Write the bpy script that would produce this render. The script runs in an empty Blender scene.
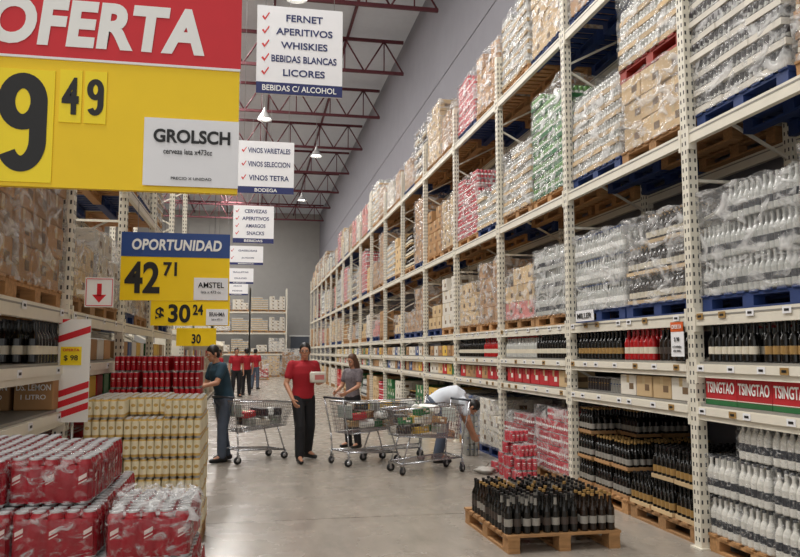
import bpy, bmesh, math, random
from mathutils import Vector, Matrix, noise
R = random.Random(7)
S = bpy.context.scene
COL = S.collection
S.view_settings.view_transform = 'Standard'
V = Vector

# ------------------------------------------------------------ materials
def lin(c):
    o = []
    for x in c:
        x = x / 255.0
        o.append(x / 12.92 if x <= .04045 else ((x + .055) / 1.055) ** 2.4)
    return (o[0], o[1], o[2], 1)

def mat(name, col, rough=.5, metal=0.0, var=.08, nscale=6, bump=0, bscale=20, objrand=0, emit=0, stretch=None):
    m = bpy.data.materials.new(name)
    m.use_nodes = True
    nt = m.node_tree
    p = nt.nodes['Principled BSDF']
    p.inputs['Roughness'].default_value = rough
    p.inputs['Metallic'].default_value = metal
    c = lin(col)
    tc = nt.nodes.new('ShaderNodeTexCoord')
    mp = nt.nodes.new('ShaderNodeMapping')
    if stretch:
        mp.inputs['Scale'].default_value = stretch
    nt.links.new(tc.outputs['Object'], mp.inputs['Vector'])
    nz = nt.nodes.new('ShaderNodeTexNoise')
    nz.inputs['Scale'].default_value = nscale
    nz.inputs['Detail'].default_value = 4
    nt.links.new(mp.outputs[0], nz.inputs['Vector'])
    mx = nt.nodes.new('ShaderNodeMix')
    mx.data_type = 'RGBA'
    mx.inputs[6].default_value = tuple(max(0, x * (1 - 2 * var)) for x in c[:3]) + (1,)
    mx.inputs[7].default_value = tuple(min(1, x * (1 + 2 * var)) for x in c[:3]) + (1,)
    nt.links.new(nz.outputs['Fac'], mx.inputs[0])
    out = mx.outputs[2]
    if objrand:
        oi = nt.nodes.new('ShaderNodeObjectInfo')
        mr = nt.nodes.new('ShaderNodeMapRange')
        mr.inputs['To Min'].default_value = 1 - objrand
        mr.inputs['To Max'].default_value = 1 + objrand
        nt.links.new(oi.outputs['Random'], mr.inputs['Value'])
        hs = nt.nodes.new('ShaderNodeHueSaturation')
        nt.links.new(mr.outputs[0], hs.inputs['Value'])
        nt.links.new(out, hs.inputs['Color'])
        out = hs.outputs[0]
    nt.links.new(out, p.inputs['Base Color'])
    if bump:
        n2 = nt.nodes.new('ShaderNodeTexNoise')
        n2.inputs['Scale'].default_value = bscale
        nt.links.new(mp.outputs[0], n2.inputs['Vector'])
        bp = nt.nodes.new('ShaderNodeBump')
        bp.inputs['Strength'].default_value = bump
        bp.inputs['Distance'].default_value = .02
        nt.links.new(n2.outputs['Fac'], bp.inputs['Height'])
        nt.links.new(bp.outputs[0], p.inputs['Normal'])
    if emit:
        p.inputs['Emission Color'].default_value = c
        p.inputs['Emission Strength'].default_value = emit
    return m

def filmmat(name, lo, hi, scale=7, f0=.5, f1=.72, strz=1.8, col=(.76, .76, .75, 1), bump=.7):
    m = bpy.data.materials.new(name)
    m.use_nodes = True
    nt = m.node_tree
    p = nt.nodes['Principled BSDF']
    p.inputs['Base Color'].default_value = col
    p.inputs['Roughness'].default_value = .14
    tr = nt.nodes.new('ShaderNodeBsdfTransparent')
    ms = nt.nodes.new('ShaderNodeMixShader')
    tc = nt.nodes.new('ShaderNodeTexCoord')
    mp = nt.nodes.new('ShaderNodeMapping')
    mp.inputs['Scale'].default_value = (1, 1, strz)
    mp.inputs['Rotation'].default_value = (.5, .4, 0)
    oi = nt.nodes.new('ShaderNodeObjectInfo')
    ad = nt.nodes.new('ShaderNodeVectorMath'); ad.operation = 'ADD'
    sc = nt.nodes.new('ShaderNodeMath'); sc.operation = 'MULTIPLY'; sc.inputs[1].default_value = 30
    nz = nt.nodes.new('ShaderNodeTexNoise')
    nz.inputs['Scale'].default_value = scale
    nz.inputs['Detail'].default_value = 3.5
    nz.inputs['Distortion'].default_value = 1.2
    mr = nt.nodes.new('ShaderNodeMapRange')
    mr.inputs['From Min'].default_value = f0
    mr.inputs['From Max'].default_value = f1
    mr.inputs['To Min'].default_value = lo
    mr.inputs['To Max'].default_value = hi
    bp = nt.nodes.new('ShaderNodeBump')
    bp.inputs['Strength'].default_value = bump
    bp.inputs['Distance'].default_value = .04
    L = nt.links.new
    L(oi.outputs['Random'], sc.inputs[0]); L(tc.outputs['Object'], ad.inputs[0]); L(sc.outputs[0], ad.inputs[1])
    L(ad.outputs[0], mp.inputs[0]); L(mp.outputs[0], nz.inputs['Vector'])
    L(nz.outputs['Fac'], mr.inputs['Value']); L(nz.outputs['Fac'], bp.inputs['Height'])
    L(bp.outputs[0], p.inputs['Normal'])
    L(mr.outputs[0], ms.inputs[0]); L(tr.outputs[0], ms.inputs[1]); L(p.outputs[0], ms.inputs[2])
    L(ms.outputs[0], nt.nodes['Material Output'].inputs['Surface'])
    return m

M = {}
def mk(k, *a, **kw):
    M[k] = mat(k, *a, **kw)
mk('rackwhite', (224, 218, 202), .45, var=.05)
mk('rackhole', (50, 50, 52), .8)
mk('railwhite', (230, 224, 208), .4, var=.04)
mk('deck', (140, 137, 130), .5)
mk('wood', (170, 128, 84), .8, var=.28, nscale=5, stretch=(1, 8, 8), objrand=.2)
mk('bluepaint', (30, 54, 106), .6, var=.2)
mk('redpaint', (150, 48, 36), .6, var=.2)
mk('carton', (166, 126, 84), .8, var=.06, objrand=.22)
mk('cartonlight', (202, 174, 132), .8, var=.05, objrand=.15)
mk('cartonwhite', (214, 208, 196), .7, var=.05, objrand=.1)
mk('cartonred', (178, 30, 38), .6, var=.08, objrand=.12)
mk('cartongreen', (40, 104, 56), .6, var=.08, objrand=.15)
mk('cartonblue', (60, 86, 136), .6, var=.08, objrand=.15)
mk('cartonyellow', (212, 172, 70), .6, var=.06, objrand=.12)
mk('cartonpink', (200, 120, 116), .6, var=.08, objrand=.12)
mk('tape', (200, 178, 134), .3)
mk('print', (110, 86, 60), .7)
mk('printwhite', (224, 218, 206), .7)
mk('white', (240, 240, 236), .5, var=.02)
mk('paper', (236, 236, 238), .6, var=.02)
mk('black', (20, 20, 22), .5, var=.1)
mk('signred', (208, 26, 40), .4, var=.03)
mk('signyellow', (248, 208, 0), .4, var=.02)
mk('cardyellow', (252, 224, 18), .35, var=.01)
mk('signblue', (36, 72, 136), .4, var=.03)
mk('navy', (30, 40, 96), .4, var=.03)
mk('tick', (210, 50, 50), .5)
mk('silver', (206, 206, 206), .3, metal=.45, var=.03)
mk('canred', (158, 12, 28), .28, metal=.1, var=.12, nscale=14, objrand=.12)
mk('wrapred', (152, 10, 28), .18, metal=.0, var=.18, nscale=20, bump=.3, bscale=34, objrand=.16)
mk('canredmark', (214, 192, 186), .35)
mk('cangold', (238, 228, 196), .3, metal=.05, var=.05, objrand=.08)
mk('cangoldband', (204, 170, 96), .3, metal=.2)
mk('cansilver', (176, 176, 170), .3, metal=.25, var=.08, objrand=.12)
mk('candark', (60, 56, 58), .3, metal=.2, var=.1)
mk('cangreen', (112, 160, 90), .3, metal=.1, var=.08, objrand=.1)
mk('canpink', (190, 52, 66), .3, metal=.1, var=.08, objrand=.1)
mk('canbrown', (156, 122, 80), .4, metal=.1, var=.1, objrand=.15)
mk('petclear', (186, 187, 182), .15, var=.08)
mk('petwhite', (214, 212, 204), .25, var=.06)
mk('glassdark', (16, 15, 13), .12, var=.1)
mk('glassbrown', (34, 22, 14), .12, var=.1)
mk('glassred', (168, 24, 28), .2, var=.1)
mk('labelwhite', (216, 208, 188), .6)
mk('labelgold', (158, 124, 70), .5)
mk('labelsilver', (150, 146, 138), .4, var=.1)
mk('labeldark', (66, 56, 50), .5)
mk('labelblack', (50, 52, 58), .5)
mk('caporange', (150, 96, 60), .5)
mk('capblack', (28, 27, 28), .4)
mk('capred', (160, 30, 34), .4)
mk('chrome', (184, 186, 190), .25, metal=.9, var=.02)
mk('rubber', (36, 36, 38), .8)
mk('handleplastic', (40, 44, 54), .4)
mk('seatplastic', (170, 176, 170), .4)
mk('truss', (92, 38, 46), .6, var=.1)
mk('wall', (138, 137, 144), .85, var=.04, nscale=2)
mk('backwall', (166, 164, 160), .8, var=.04, nscale=2)
mk('darkpanel', (92, 98, 108), .6)
mk('lampshade', (210, 210, 210), .3, metal=.6)
mk('lampglow', (255, 250, 240), .3, emit=14)
mk('wire', (150, 150, 150), .5)
mk('cardorange', (214, 92, 30), .5)
M['film'] = filmmat('stretch_film', .1, .68, 4.6, .45, .68)
M['film2'] = filmmat('shrink_film', .02, .55, 18, .52, .74)
M['film3'] = filmmat('torn_film', .08, .7, 14, .48, .68)
mk('skin', (186, 134, 106), .55, var=.05)
mk('hairblack', (20, 15, 14), .5, var=.3, nscale=40)
mk('hairbrown', (80, 50, 34), .5, var=.3, nscale=40)
mk('eye', (230, 228, 224), .3)
mk('lip', (150, 80, 74), .5)
mk('polored', (158, 22, 36), .85, var=.1)
mk('tealshirt', (34, 62, 78), .85, var=.1)
mk('jeans', (78, 88, 104), .85, var=.15, nscale=12)
mk('blackcloth', (24, 24, 28), .85, var=.15)
mk('greytop', (110, 102, 106), .85, var=.45, nscale=30)
mk('whitetee', (214, 220, 228), .85, var=.05)
mk('bag', (180, 176, 168), .4, bump=.5)

def floor_mat():
    m = mat('polished_concrete', (162, 154, 143), .3, var=.11, nscale=.7, bump=.03, bscale=3)
    nt = m.node_tree
    p = nt.nodes['Principled BSDF']
    tc = nt.nodes.new('ShaderNodeTexCoord')
    nz = nt.nodes.new('ShaderNodeTexNoise'); nz.inputs['Scale'].default_value = 2.2; nz.inputs['Detail'].default_value = 8
    mr = nt.nodes.new('ShaderNodeMapRange'); mr.inputs['To Min'].default_value = .12; mr.inputs['To Max'].default_value = .4
    nt.links.new(tc.outputs['Object'], nz.inputs['Vector']); nt.links.new(nz.outputs['Fac'], mr.inputs['Value'])
    nt.links.new(mr.outputs[0], p.inputs['Roughness'])
    n3 = nt.nodes.new('ShaderNodeTexNoise'); n3.inputs['Scale'].default_value = 5; n3.inputs['Detail'].default_value = 10; n3.inputs['Roughness'].default_value = .75
    mp3 = nt.nodes.new('ShaderNodeMapping'); mp3.inputs['Scale'].default_value = (1, .35, 1)
    nt.links.new(tc.outputs['Object'], mp3.inputs[0]); nt.links.new(mp3.outputs[0], n3.inputs['Vector'])
    m3 = nt.nodes.new('ShaderNodeMapRange'); m3.inputs['From Min'].default_value = .35; m3.inputs['From Max'].default_value = .65
    m3.inputs['To Min'].default_value = .76; m3.inputs['To Max'].default_value = 1.05
    nt.links.new(n3.outputs['Fac'], m3.inputs['Value'])
    bk = nt.nodes.new('ShaderNodeTexBrick')
    bk.offset = 0; bk.inputs['Scale'].default_value = 1
    bk.inputs['Brick Width'].default_value = 5; bk.inputs['Row Height'].default_value = 5
    bk.inputs['Mortar Size'].default_value = .012
    bk.inputs['Color1'].default_value = (1, 1, 1, 1); bk.inputs['Color2'].default_value = (.95, .95, .95, 1)
    bk.inputs['Mortar'].default_value = (.45, .43, .4, 1)
    mp = nt.nodes.new('ShaderNodeMapping'); mp.inputs['Location'].default_value = (1.2, 2.3, 0)
    nt.links.new(tc.outputs['Object'], mp.inputs[0]); nt.links.new(mp.outputs[0], bk.inputs['Vector'])
    src = p.inputs['Base Color'].links[0].from_socket
    mx = nt.nodes.new('ShaderNodeMix'); mx.data_type = 'RGBA'; mx.blend_type = 'MULTIPLY'
    mx.inputs[0].default_value = 1
    nt.links.new(src, mx.inputs[6]); nt.links.new(bk.outputs['Color'], mx.inputs[7])
    my = nt.nodes.new('ShaderNodeMix'); my.data_type = 'RGBA'; my.blend_type = 'MULTIPLY'; my.inputs[0].default_value = 1
    nt.links.new(mx.outputs[2], my.inputs[6]); nt.links.new(m3.outputs[0], my.inputs[7])
    nt.links.new(my.outputs[2], p.inputs['Base Color'])
    return m
M['floor'] = floor_mat()

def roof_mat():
    m = mat('glowing_corrugated_roof', (186, 188, 192), .5, var=.04, emit=.08)  # faint glow put into the roof colour to brighten the ceiling
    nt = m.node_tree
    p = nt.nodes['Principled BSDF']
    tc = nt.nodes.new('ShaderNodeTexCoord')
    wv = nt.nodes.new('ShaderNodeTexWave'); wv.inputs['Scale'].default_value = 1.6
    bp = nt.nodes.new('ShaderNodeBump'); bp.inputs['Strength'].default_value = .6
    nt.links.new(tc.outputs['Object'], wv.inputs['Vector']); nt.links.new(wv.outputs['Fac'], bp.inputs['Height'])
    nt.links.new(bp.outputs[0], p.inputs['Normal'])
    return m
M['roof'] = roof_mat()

# ------------------------------------------------------------ mesh builder
class B:
    def __init__(s):
        s.v = []; s.f = []; s.m = []; s.sm = []; s.mats = []
    def mi(s, k):
        if k not in s.mats: s.mats.append(k)
        return s.mats.index(k)
    def add(s, vs, fs, k, smooth=False, T=None):
        o = len(s.v); i = s.mi(k)
        s.v += [tuple(T @ V(a)) if T else tuple(a) for a in vs]
        s.f += [tuple(o + a for a in f) for f in fs]
        s.m += [i] * len(fs); s.sm += [smooth] * len(fs)
    def merge(s, b, T):
        o = len(s.v)
        s.v += [tuple(T @ V(a)) for a in b.v]
        s.f += [tuple(o + a for a in f) for f in b.f]
        s.m += [s.mi(b.mats[i]) for i in b.m]; s.sm += b.sm
    def box(s, c, d, k, T=None):
        x, y, z = c; a, b, h = d[0] / 2, d[1] / 2, d[2] / 2
        vs = [(x + i * a, y + j * b, z + l * h) for i in (-1, 1) for j in (-1, 1) for l in (-1, 1)]
        s.add(vs, [(0, 1, 3, 2), (4, 6, 7, 5), (0, 4, 5, 1), (2, 3, 7, 6), (0, 2, 6, 4), (1, 5, 7, 3)], k, False, T)
    def bbox(s, c, d, bev, k, T=None, seg=1):
        bm = bmesh.new()
        bmesh.ops.create_cube(bm, size=1, matrix=Matrix.Translation(c) @ Matrix.Diagonal((d[0], d[1], d[2], 1)))
        bmesh.ops.bevel(bm, geom=bm.edges[:], offset=bev, segments=seg, affect='EDGES', profile=.5)
        bm.verts.index_update()
        s.add([v.co[:] for v in bm.verts], [[v.index for v in f.verts] for f in bm.faces], k, seg > 1, T)
        bm.free()
    def tube(s, p, q, r, k, seg=6, r2=None, caps=True):
        p = V(p); q = V(q); d = (q - p).normalized()
        u = d.orthogonal().normalized(); w = d.cross(u)
        r2 = r if r2 is None else r2
        vs = []
        for c, rr in ((p, r), (q, r2)):
            for i in range(seg):
                a = 2 * math.pi * i / seg
                vs.append(c + (u * math.cos(a) + w * math.sin(a)) * rr)
        fs = [(i, (i + 1) % seg, seg + (i + 1) % seg, seg + i) for i in range(seg)]
        if caps: fs += [tuple(range(seg))[::-1], tuple(range(seg, 2 * seg))]
        s.add(vs, fs, k, seg > 4)
    def lathe(s, prof, ks, seg=12, c=(0, 0, 0)):
        for j in range(len(prof) - 1):
            vs = []
            for r, z in prof[j:j + 2]:
                for i in range(seg):
                    a = 2 * math.pi * i / seg
                    vs.append((c[0] + r * math.cos(a), c[1] + r * math.sin(a), c[2] + z))
            fs = [(i, (i + 1) % seg, seg + (i + 1) % seg, seg + i) for i in range(seg)]
            s.add(vs, fs, ks[j] if isinstance(ks, (list, tuple)) else ks, True)
    def mesh(s, name):
        me = bpy.data.meshes.new(name)
        me.from_pydata(s.v, [], s.f)
        for k in s.mats: me.materials.append(M[k])
        me.polygons.foreach_set('material_index', s.m)
        me.polygons.foreach_set('use_smooth', s.sm)
        me.update()
        return me

def ob(name, data, loc=(0, 0, 0), rz=0, parent=None, label=None, cat=None, group=None, kind=None, rot=None, scale=None):
    if isinstance(data, B): data = data.mesh(name)
    o = bpy.data.objects.new(name, data)
    COL.objects.link(o)
    o.location = loc
    o.rotation_euler = rot if rot else (0, 0, rz)
    if scale: o.scale = scale
    if parent: o.parent = parent
    if label: o['label'] = label
    if cat: o['category'] = cat
    if group: o['group'] = group
    if kind: o['kind'] = kind
    if data is None: o.empty_display_size = .1
    return o

# ------------------------------------------------------------ lettering fitted to a rectangle
_tc = {}
def text_mesh(s, bold=.02, shear=0):
    key = (s, bold, shear)
    if key in _tc: return _tc[key]
    cu = bpy.data.curves.new('lettering', 'FONT')
    cu.body = s; cu.offset = bold; cu.extrude = .004; cu.resolution_u = 5; cu.shear = shear
    if bold > .03: cu.space_character = 1.06
    o = bpy.data.objects.new('lettering', cu)
    COL.objects.link(o)
    bpy.context.view_layer.update()
    me = bpy.data.meshes.new_from_object(o.evaluated_get(bpy.context.evaluated_depsgraph_get()))
    bpy.data.objects.remove(o)
    xs = [v.co.x for v in me.vertices]; ys = [v.co.y for v in me.vertices]
    _tc[key] = (me, min(xs), max(xs), min(ys), max(ys))
    return _tc[key]

def text(s, x0, x1, z0, z1, k, parent, face='-Y', off=0, bold=.02, name='lettering', shear=0):
    me, a, b, c, d = text_mesh(s, bold, shear)
    me2 = me.copy(); me2.materials.clear(); me2.materials.append(M[k]); me2.name = 'lettering'
    sx = (x1 - x0) / (b - a); sz = (z1 - z0) / (d - c)
    if face == '-Y':
        vs = [(x0 + (v.co.x - a) * sx, off - .003 - v.co.z * .3, z0 + (v.co.y - c) * sz) for v in me2.vertices]
    else:
        vs = [(off - .003 - v.co.z * .3, -(x0 + (v.co.x - a) * sx), z0 + (v.co.y - c) * sz) for v in me2.vertices]
    for v, co in zip(me2.vertices, vs): v.co = co
    return ob(name, me2, parent=parent)

def stroke(b, pts, w, k, off, close=False):
    n = len(pts); L = []; Rr = []
    for i in range(n):
        p = V((pts[i][0], pts[i][1]))
        if close: a = V(pts[(i - 1) % n]); c = V(pts[(i + 1) % n])
        else: a = V(pts[max(0, i - 1)]); c = V(pts[min(n - 1, i + 1)])
        t = (V((c[0], c[1])) - V((a[0], a[1]))).normalized(); nn = V((-t.y, t.x))
        L.append(p + nn * w); Rr.append(p - nn * w)
    vs = [(q.x, off, q.y) for q in L] + [(q.x, off, q.y) for q in Rr]
    m = n if close else n - 1
    b.add(vs, [(i, (i + 1) % n, n + (i + 1) % n, n + i) for i in range(m)], k)
def digit9(x0, x1, z0, z1, w, parent, off):
    b = B(); W = x1 - x0; H = z1 - z0; cx = (x0 + x1) / 2
    rx = W / 2 - w; rz = H * .29 - w; cz = z1 - H * .29
    stroke(b, [(cx + rx * math.cos(a), cz + rz * math.sin(a)) for a in [2 * math.pi * i / 32 for i in range(32)]], w, 'black', off, True)
    pts = []
    n = 20
    pts.append((cx + rx, cz + .02 * H)); pts.append((cx + rx, cz - H * .08))
    for i in range(n + 1):
        a = 0 - (math.pi * .82) * i / n
        pts.append((cx + rx * math.cos(a), z0 + w + H * .24 + (H * .24) * math.sin(a)))
    stroke(b, pts, w, 'black', off - .0006)
    ob('lettering', b, parent=parent)

# ------------------------------------------------------------ setting
X0, X1, Y0, Y1, ZR = -14.0, 5.05, -4.0, 60.0, 12.4
b = B(); b.box(((X0 + X1) / 2, (Y0 + Y1) / 2, -.1), (X1 - X0, Y1 - Y0, .2), 'floor'); ob('floor', b, kind='structure')
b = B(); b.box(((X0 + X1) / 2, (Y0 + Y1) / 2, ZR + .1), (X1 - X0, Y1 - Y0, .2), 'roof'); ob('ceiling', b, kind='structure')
b = B(); b.box((X1 + .1, (Y0 + Y1) / 2, ZR / 2), (.2, Y1 - Y0, ZR), 'wall'); ob('wall_right', b, kind='structure')
b = B(); b.box((X0 - .1, (Y0 + Y1) / 2, ZR / 2), (.2, Y1 - Y0, ZR), 'backwall'); ob('wall_left', b, kind='structure')
b = B(); b.box(((X0 + X1) / 2, Y1 + .1, ZR / 2), (X1 - X0, .2, ZR), 'backwall'); ob('wall_back', b, kind='structure')
b = B()
for z in (3.2, 6.2, 9.2): b.box((X1 - .008, 28, z), (.016, 64, .03), 'wall')
ob('trim_1', b, kind='structure')
b = B(); b.box((3.6, Y1 - .03, 1.4), (1.4, .05, 2.8), 'darkpanel'); b.box((3.6, Y1 - .06, 2.85), (1.6, .08, .1), 'white')
ob('door_1', b, kind='structure')

def truss_mesh():
    b = B(); L = X1 - X0 - .3; n = 14
    b.box((0, 0, 0), (L, .09, .1), 'truss'); b.box((0, 0, 1.1), (L, .09, .1), 'truss')
    for i in range(n):
        xa = -L / 2 + L * i / n; xb = xa + L / n; xm = (xa + xb) / 2
        b.tube((xa, 0, 0), (xm, 0, 1.1), .03, 'truss', 5); b.tube((xm, 0, 1.1), (xb, 0, 0), .03, 'truss', 5)
        b.tube((xm, 0, 0), (xm, 0, 1.1), .022, 'truss', 5)
    return b.mesh('roof_truss')
tm = truss_mesh()
for i, y in enumerate(range(10, 60, 5)):
    ob('roof_truss', tm, ((X0 + X1) / 2, y, 11.05), label='dark red steel lattice truss under the warehouse roof', cat='roof truss', group='roof trusses')
pm = B(); pm.box((0, 0, 0), (.07, Y1 - 6, .12), 'truss'); pm = pm.mesh('roof_purlin')
for x in (-12, -9.5, -7, -4.5, -2, .5, 3):
    ob('roof_purlin', pm, (x, 33, 12.28), label='dark red steel purlin running along the roof', cat='roof beam', group='roof purlins')
lm = B(); lm.lathe([(.03, .45), (.05, .42), (.08, .3), (.1, .28), (.26, .02), (.27, 0)], 'lampshade', 20)
lm = lm.mesh('lamp_shade')
lg = B(); lg.lathe([(.0, .02), (.12, .03), (.2, .06)], 'lampglow', 16); lg = lg.mesh('bulb')
lw = B(); lw.tube((0, 0, .44), (0, 0, 2.2), .01, 'wire', 5); lw = lw.mesh('cord')
for (x, y) in ((.3, 28), (.3, 38), (.3, 48), (-7, 25), (-7, 40), (.9, 18), (2.6, 33), (2.6, 43)):
    e = ob('ceiling_lamp', None, (x, y, 10.1), label='bell-shaped metal high-bay lamp hanging from the roof, lit', cat='ceiling lamp', group='high-bay lamps')
    ob('lamp_shade', lm, parent=e); ob('bulb', lg, parent=e); ob('cord', lw, parent=e)

# ------------------------------------------------------------ rack parts
LEV = [1.17, 1.52, 1.95, 3.52, 5.5]
PH = 6.2
def post_mesh(side, holes=True):
    b = B(); b.box((0, 0, PH / 2), (.09, .1, PH), 'rackwhite')
    b.box((0, 0, .006), (.14, .16, .012), 'rackwhite')
    n = int(PH / .076) if holes else 0
    for i in range(1, n):
        z = i * .076
        for o in (-.024, .024):
            b.box((side * .0455, o, z), (.002, .014, .034), 'rackhole')
            b.box((o, -.0505, z), (.014, .002, .034), 'rackhole')
    return b.mesh('upright_post')
postR = post_mesh(-1); postP = post_mesh(-1, False)
def brace_mesh():
    b = B(); z = .3; k = 0; D = 1.05
    while z < PH - .6:
        p, q = ((0, 0, z), (D, 0, z + .55)) if k % 2 == 0 else ((D, 0, z), (0, 0, z + .55))
        b.tube(p, q, .018, 'rackwhite', 4); z += .6; k += 1
    for z in (.25, 3.1, PH - .1): b.tube((0, 0, z), (D, 0, z), .018, 'rackwhite', 4)
    return b.mesh('cross_brace')
braceM = brace_mesh()
bm_ = B(); bm_.box((0, 0, -.055), (.05, 2.5, .11), 'rackwhite'); bm_.box((-.026, 0, -.028), (.004, 2.5, .012), 'deck')
bm_.box((0, -1.235, -.06), (.07, .03, .2), 'rackwhite'); bm_.box((0, 1.235, -.06), (.07, .03, .2), 'rackwhite')
beamM = bm_.mesh('load_beam')
dk = B(); dk.box((0, 0, -.012), (1.05, 2.48, .02), 'deck'); deckM = dk.mesh('shelf_deck')
rl = B(); rl.box((0, 0, -.03), (.012, 2.46, .06), 'railwhite'); railM = rl.mesh('price_rail')
pt1 = B(); pt1.box((0, 0, 0), (.004, .09, .05), 'paper'); pt1.box((-.003, 0, .0), (.002, .05, .018), 'black'); pt1 = pt1.mesh('price_label')
pt2 = B(); pt2.box((0, 0, 0), (.004, .09, .05), 'labelgold'); pt2.box((-.003, 0, .0), (.002, .05, .018), 'black'); pt2 = pt2.mesh('price_label')

def rack_bay(x, y0, sgn, nlab=6, levels=LEV, last=False):
    e = ob('pallet_rack', None, (x, y0, 0), label='tall white perforated steel pallet rack section along the aisle', cat='storage rack', group='pallet racks lining the aisle')
    if sgn < 0: e.rotation_euler = (0, 0, math.pi)
    d = 2.6 if sgn > 0 else -2.6
    ys = [0] + ([d] if last else [])
    for yy in ys:
        for xx in (.045, 1.055):
            o = ob('upright_post', postR, (xx, yy, 0), parent=e)
            if sgn < 0: o.scale = (1, -1, 1)
        ob('cross_brace', braceM, (.045, yy, 0), parent=e)
    for z in levels:
        for xx in (.03, 1.07):
            ob('load_beam', beamM, (xx, d / 2, z), parent=e)
        if z < 1.9:
            ob('shelf_deck', deckM, (.55, d / 2, z + .022), parent=e)
            ob('price_rail', railM, (-.004, d / 2, z - .005), parent=e)
        if z < 2:
            for j in range(nlab):
                yy = -1.1 + 2.2 * (j + R.random() * .6) / max(1, nlab - 1)
                yy = max(-1.15, min(1.15, yy))
                ob('price_label', R.choice([pt1, pt1, pt1, pt2]), (-.013 if z < 1.9 else -.004, d / 2 + yy, z - .035), parent=e)
    return e

def pallet_mesh(k):
    b = B()
    for i in range(8):
        b.box((0, -.6 + .05 + i * 1.1 / 7, .134), (1.0, .1, .02), k)
    for x in (-.44, 0, .44):
        b.box((x, 0, .113), (.1, 1.2, .022), k)
        for y in (-.53, 0, .53): b.box((x, y, .062), (.1, .13, .08), k)
        b.box((x, 0, .011), (.1, 1.2, .022), k)
    return b.mesh('pallet')
PAL = {'wood': pallet_mesh('wood'), 'blue': pallet_mesh('bluepaint'), 'red': pallet_mesh('redpaint')}

# ------------------------------------------------------------ goods units
def bld_carton(k, d, pr='print'):
    b = B(); b.bbox((0, 0, d[2] / 2), d, .006, k)
    b.box((0, 0, d[2]), (d[0] * .98, .05, .002), 'tape')
    b.box((-d[0] / 2, 0, d[2] * .8), (.002, .05, d[2] * .38), 'tape')
    b.box((-d[0] / 2, -d[1] * .22, d[2] * .45), (.003, d[1] * .28, d[2] * .3), pr)
    b.box((0, -d[1] / 2, d[2] * .5), (d[0] * .4, .003, d[2] * .28), pr)
    return b
def can(b, x, y, h, r, k, seg=14, patch='white', full=True, band=None):
    if full:
        b.lathe([(r * .74, 0), (r, h * .07), (r, h * .2), (r, h * .87), (r * .8, h * .965), (r * .82, h), (r * .74, h), (r * .72, h * .97), (0, h * .965)],
                ['silver', band or k, k, band or k, 'silver', 'silver', 'silver', 'silver'], seg, (x, y, 0))
    else:
        b.lathe([(r * .8, 0), (r, h * .06), (r, h * .88), (r * .82, h), (0, h)], ['silver', k, k, 'silver'], seg, (x, y, 0))
    if patch:
        for a0 in ((-math.pi / 2, math.pi / 2) if full else (-math.pi / 2, math.pi)):
            n = 5
            bands = (((.6, .05, .6), (.45, .014, .4)) if not band else ((.55, .1, .6),)) if full else ((.5, .13, .75),)
            for zc, th, wd in bands:
                vs = []
                for i in range(n + 1):
                    a = a0 - wd + 2 * wd * i / n
                    t = th * (1 - .6 * abs(i - n / 2) / (n / 2))
                    for z in (h * (zc - t), h * (zc + t)):
                        vs.append((x + math.cos(a) * r * 1.02, y + math.sin(a) * r * 1.02, z))
                b.add(vs, [(2 * i, 2 * i + 2, 2 * i + 3, 2 * i + 1) for i in range(n)], patch, True)
def bld_canpack(k, nx, ny, r=.033, h=.125, seg=10, full=False, patch='white', tray=None, band=None):
    b = B()
    for i in range(nx):
        for j in range(ny):
            can(b, (i - (nx - 1) / 2) * 2 * r, (j - (ny - 1) / 2) * 2 * r, h, r * .985, k, seg, patch, full, band)
    if tray: b.box((0, 0, h * .17), (nx * 2 * r + .004, ny * 2 * r + .004, h * .34), tray)
    return b
def bottle_prof(h, r):
    return [(r * .9, 0), (r, h * .03), (r, h * .2), (r * 1.01, h * .205), (r * 1.01, h * .39), (r, h * .4), (r, h * .56), (r * .75, h * .66), (r * .4, h * .74), (r * .36, h * .8), (r * .36, h * .93), (r * .42, h * .93), (r * .42, h), (0, h)]
def bottle(b, x, y, h, r, g, lab, cap, seg=12, neck=None):
    neck = neck or g
    b.lathe(bottle_prof(h, r), [g, g, lab, lab, lab, g, g, g, neck, neck, cap, cap, cap], seg, (x, y, 0))
def bld_bottlepack(nx, ny, h, r, g, lab, cap, seg=9, neck=None, tray=None):
    b = B()
    for i in range(nx):
        for j in range(ny):
            bottle(b, (i - (nx - 1) / 2) * 2.02 * r, (j - (ny - 1) / 2) * 2.02 * r, h, r, g, lab, cap, seg, neck)
    if tray: b.box((0, 0, h * .06), (nx * 2.02 * r + .006, ny * 2.02 * r + .006, h * .12), tray)
    return b

UN = {}
def unit(key, builder, size, name, grp):
    UN[key] = dict(b=builder, mesh=builder.mesh(name), size=size, name=name, grp=grp)
for k, c in (('cb', 'carton'), ('cl', 'cartonlight'), ('cw', 'cartonwhite'), ('cr', 'cartonred'), ('cg', 'cartongreen'), ('cu', 'cartonblue'), ('cy', 'cartonyellow'), ('cp', 'cartonpink')):
    unit(k, bld_carton(c, (.322, .37, .238), 'printwhite' if k in ('cr', 'cg', 'cu') else 'print'), (.335, .385, .243), 'carton', 'cartons')
for k, c, p, t in (('ar', 'canred', 'white', None), ('as', 'cansilver', 'white', 'cartonlight'), ('ag', 'cangreen', 'white', 'cartongreen'), ('ap', 'canpink', 'white', None), ('ab', 'canbrown', 'labelwhite', 'carton'), ('ad', 'candark', 'cansilver', 'cartonwhite'), ('ao', 'cangold', 'white', 'cartonlight')):
    unit(k, bld_canpack(c, 5, 6, .033, .15, 8, False, p, t), (.343, .41, .155), 'can_pack', 'packs')
unit('pw', bld_bottlepack(5, 6, .28, .033, 'petclear', 'white', 'cartonblue', 8), (.343, .41, .287), 'bottle_pack', 'packs')
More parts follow.
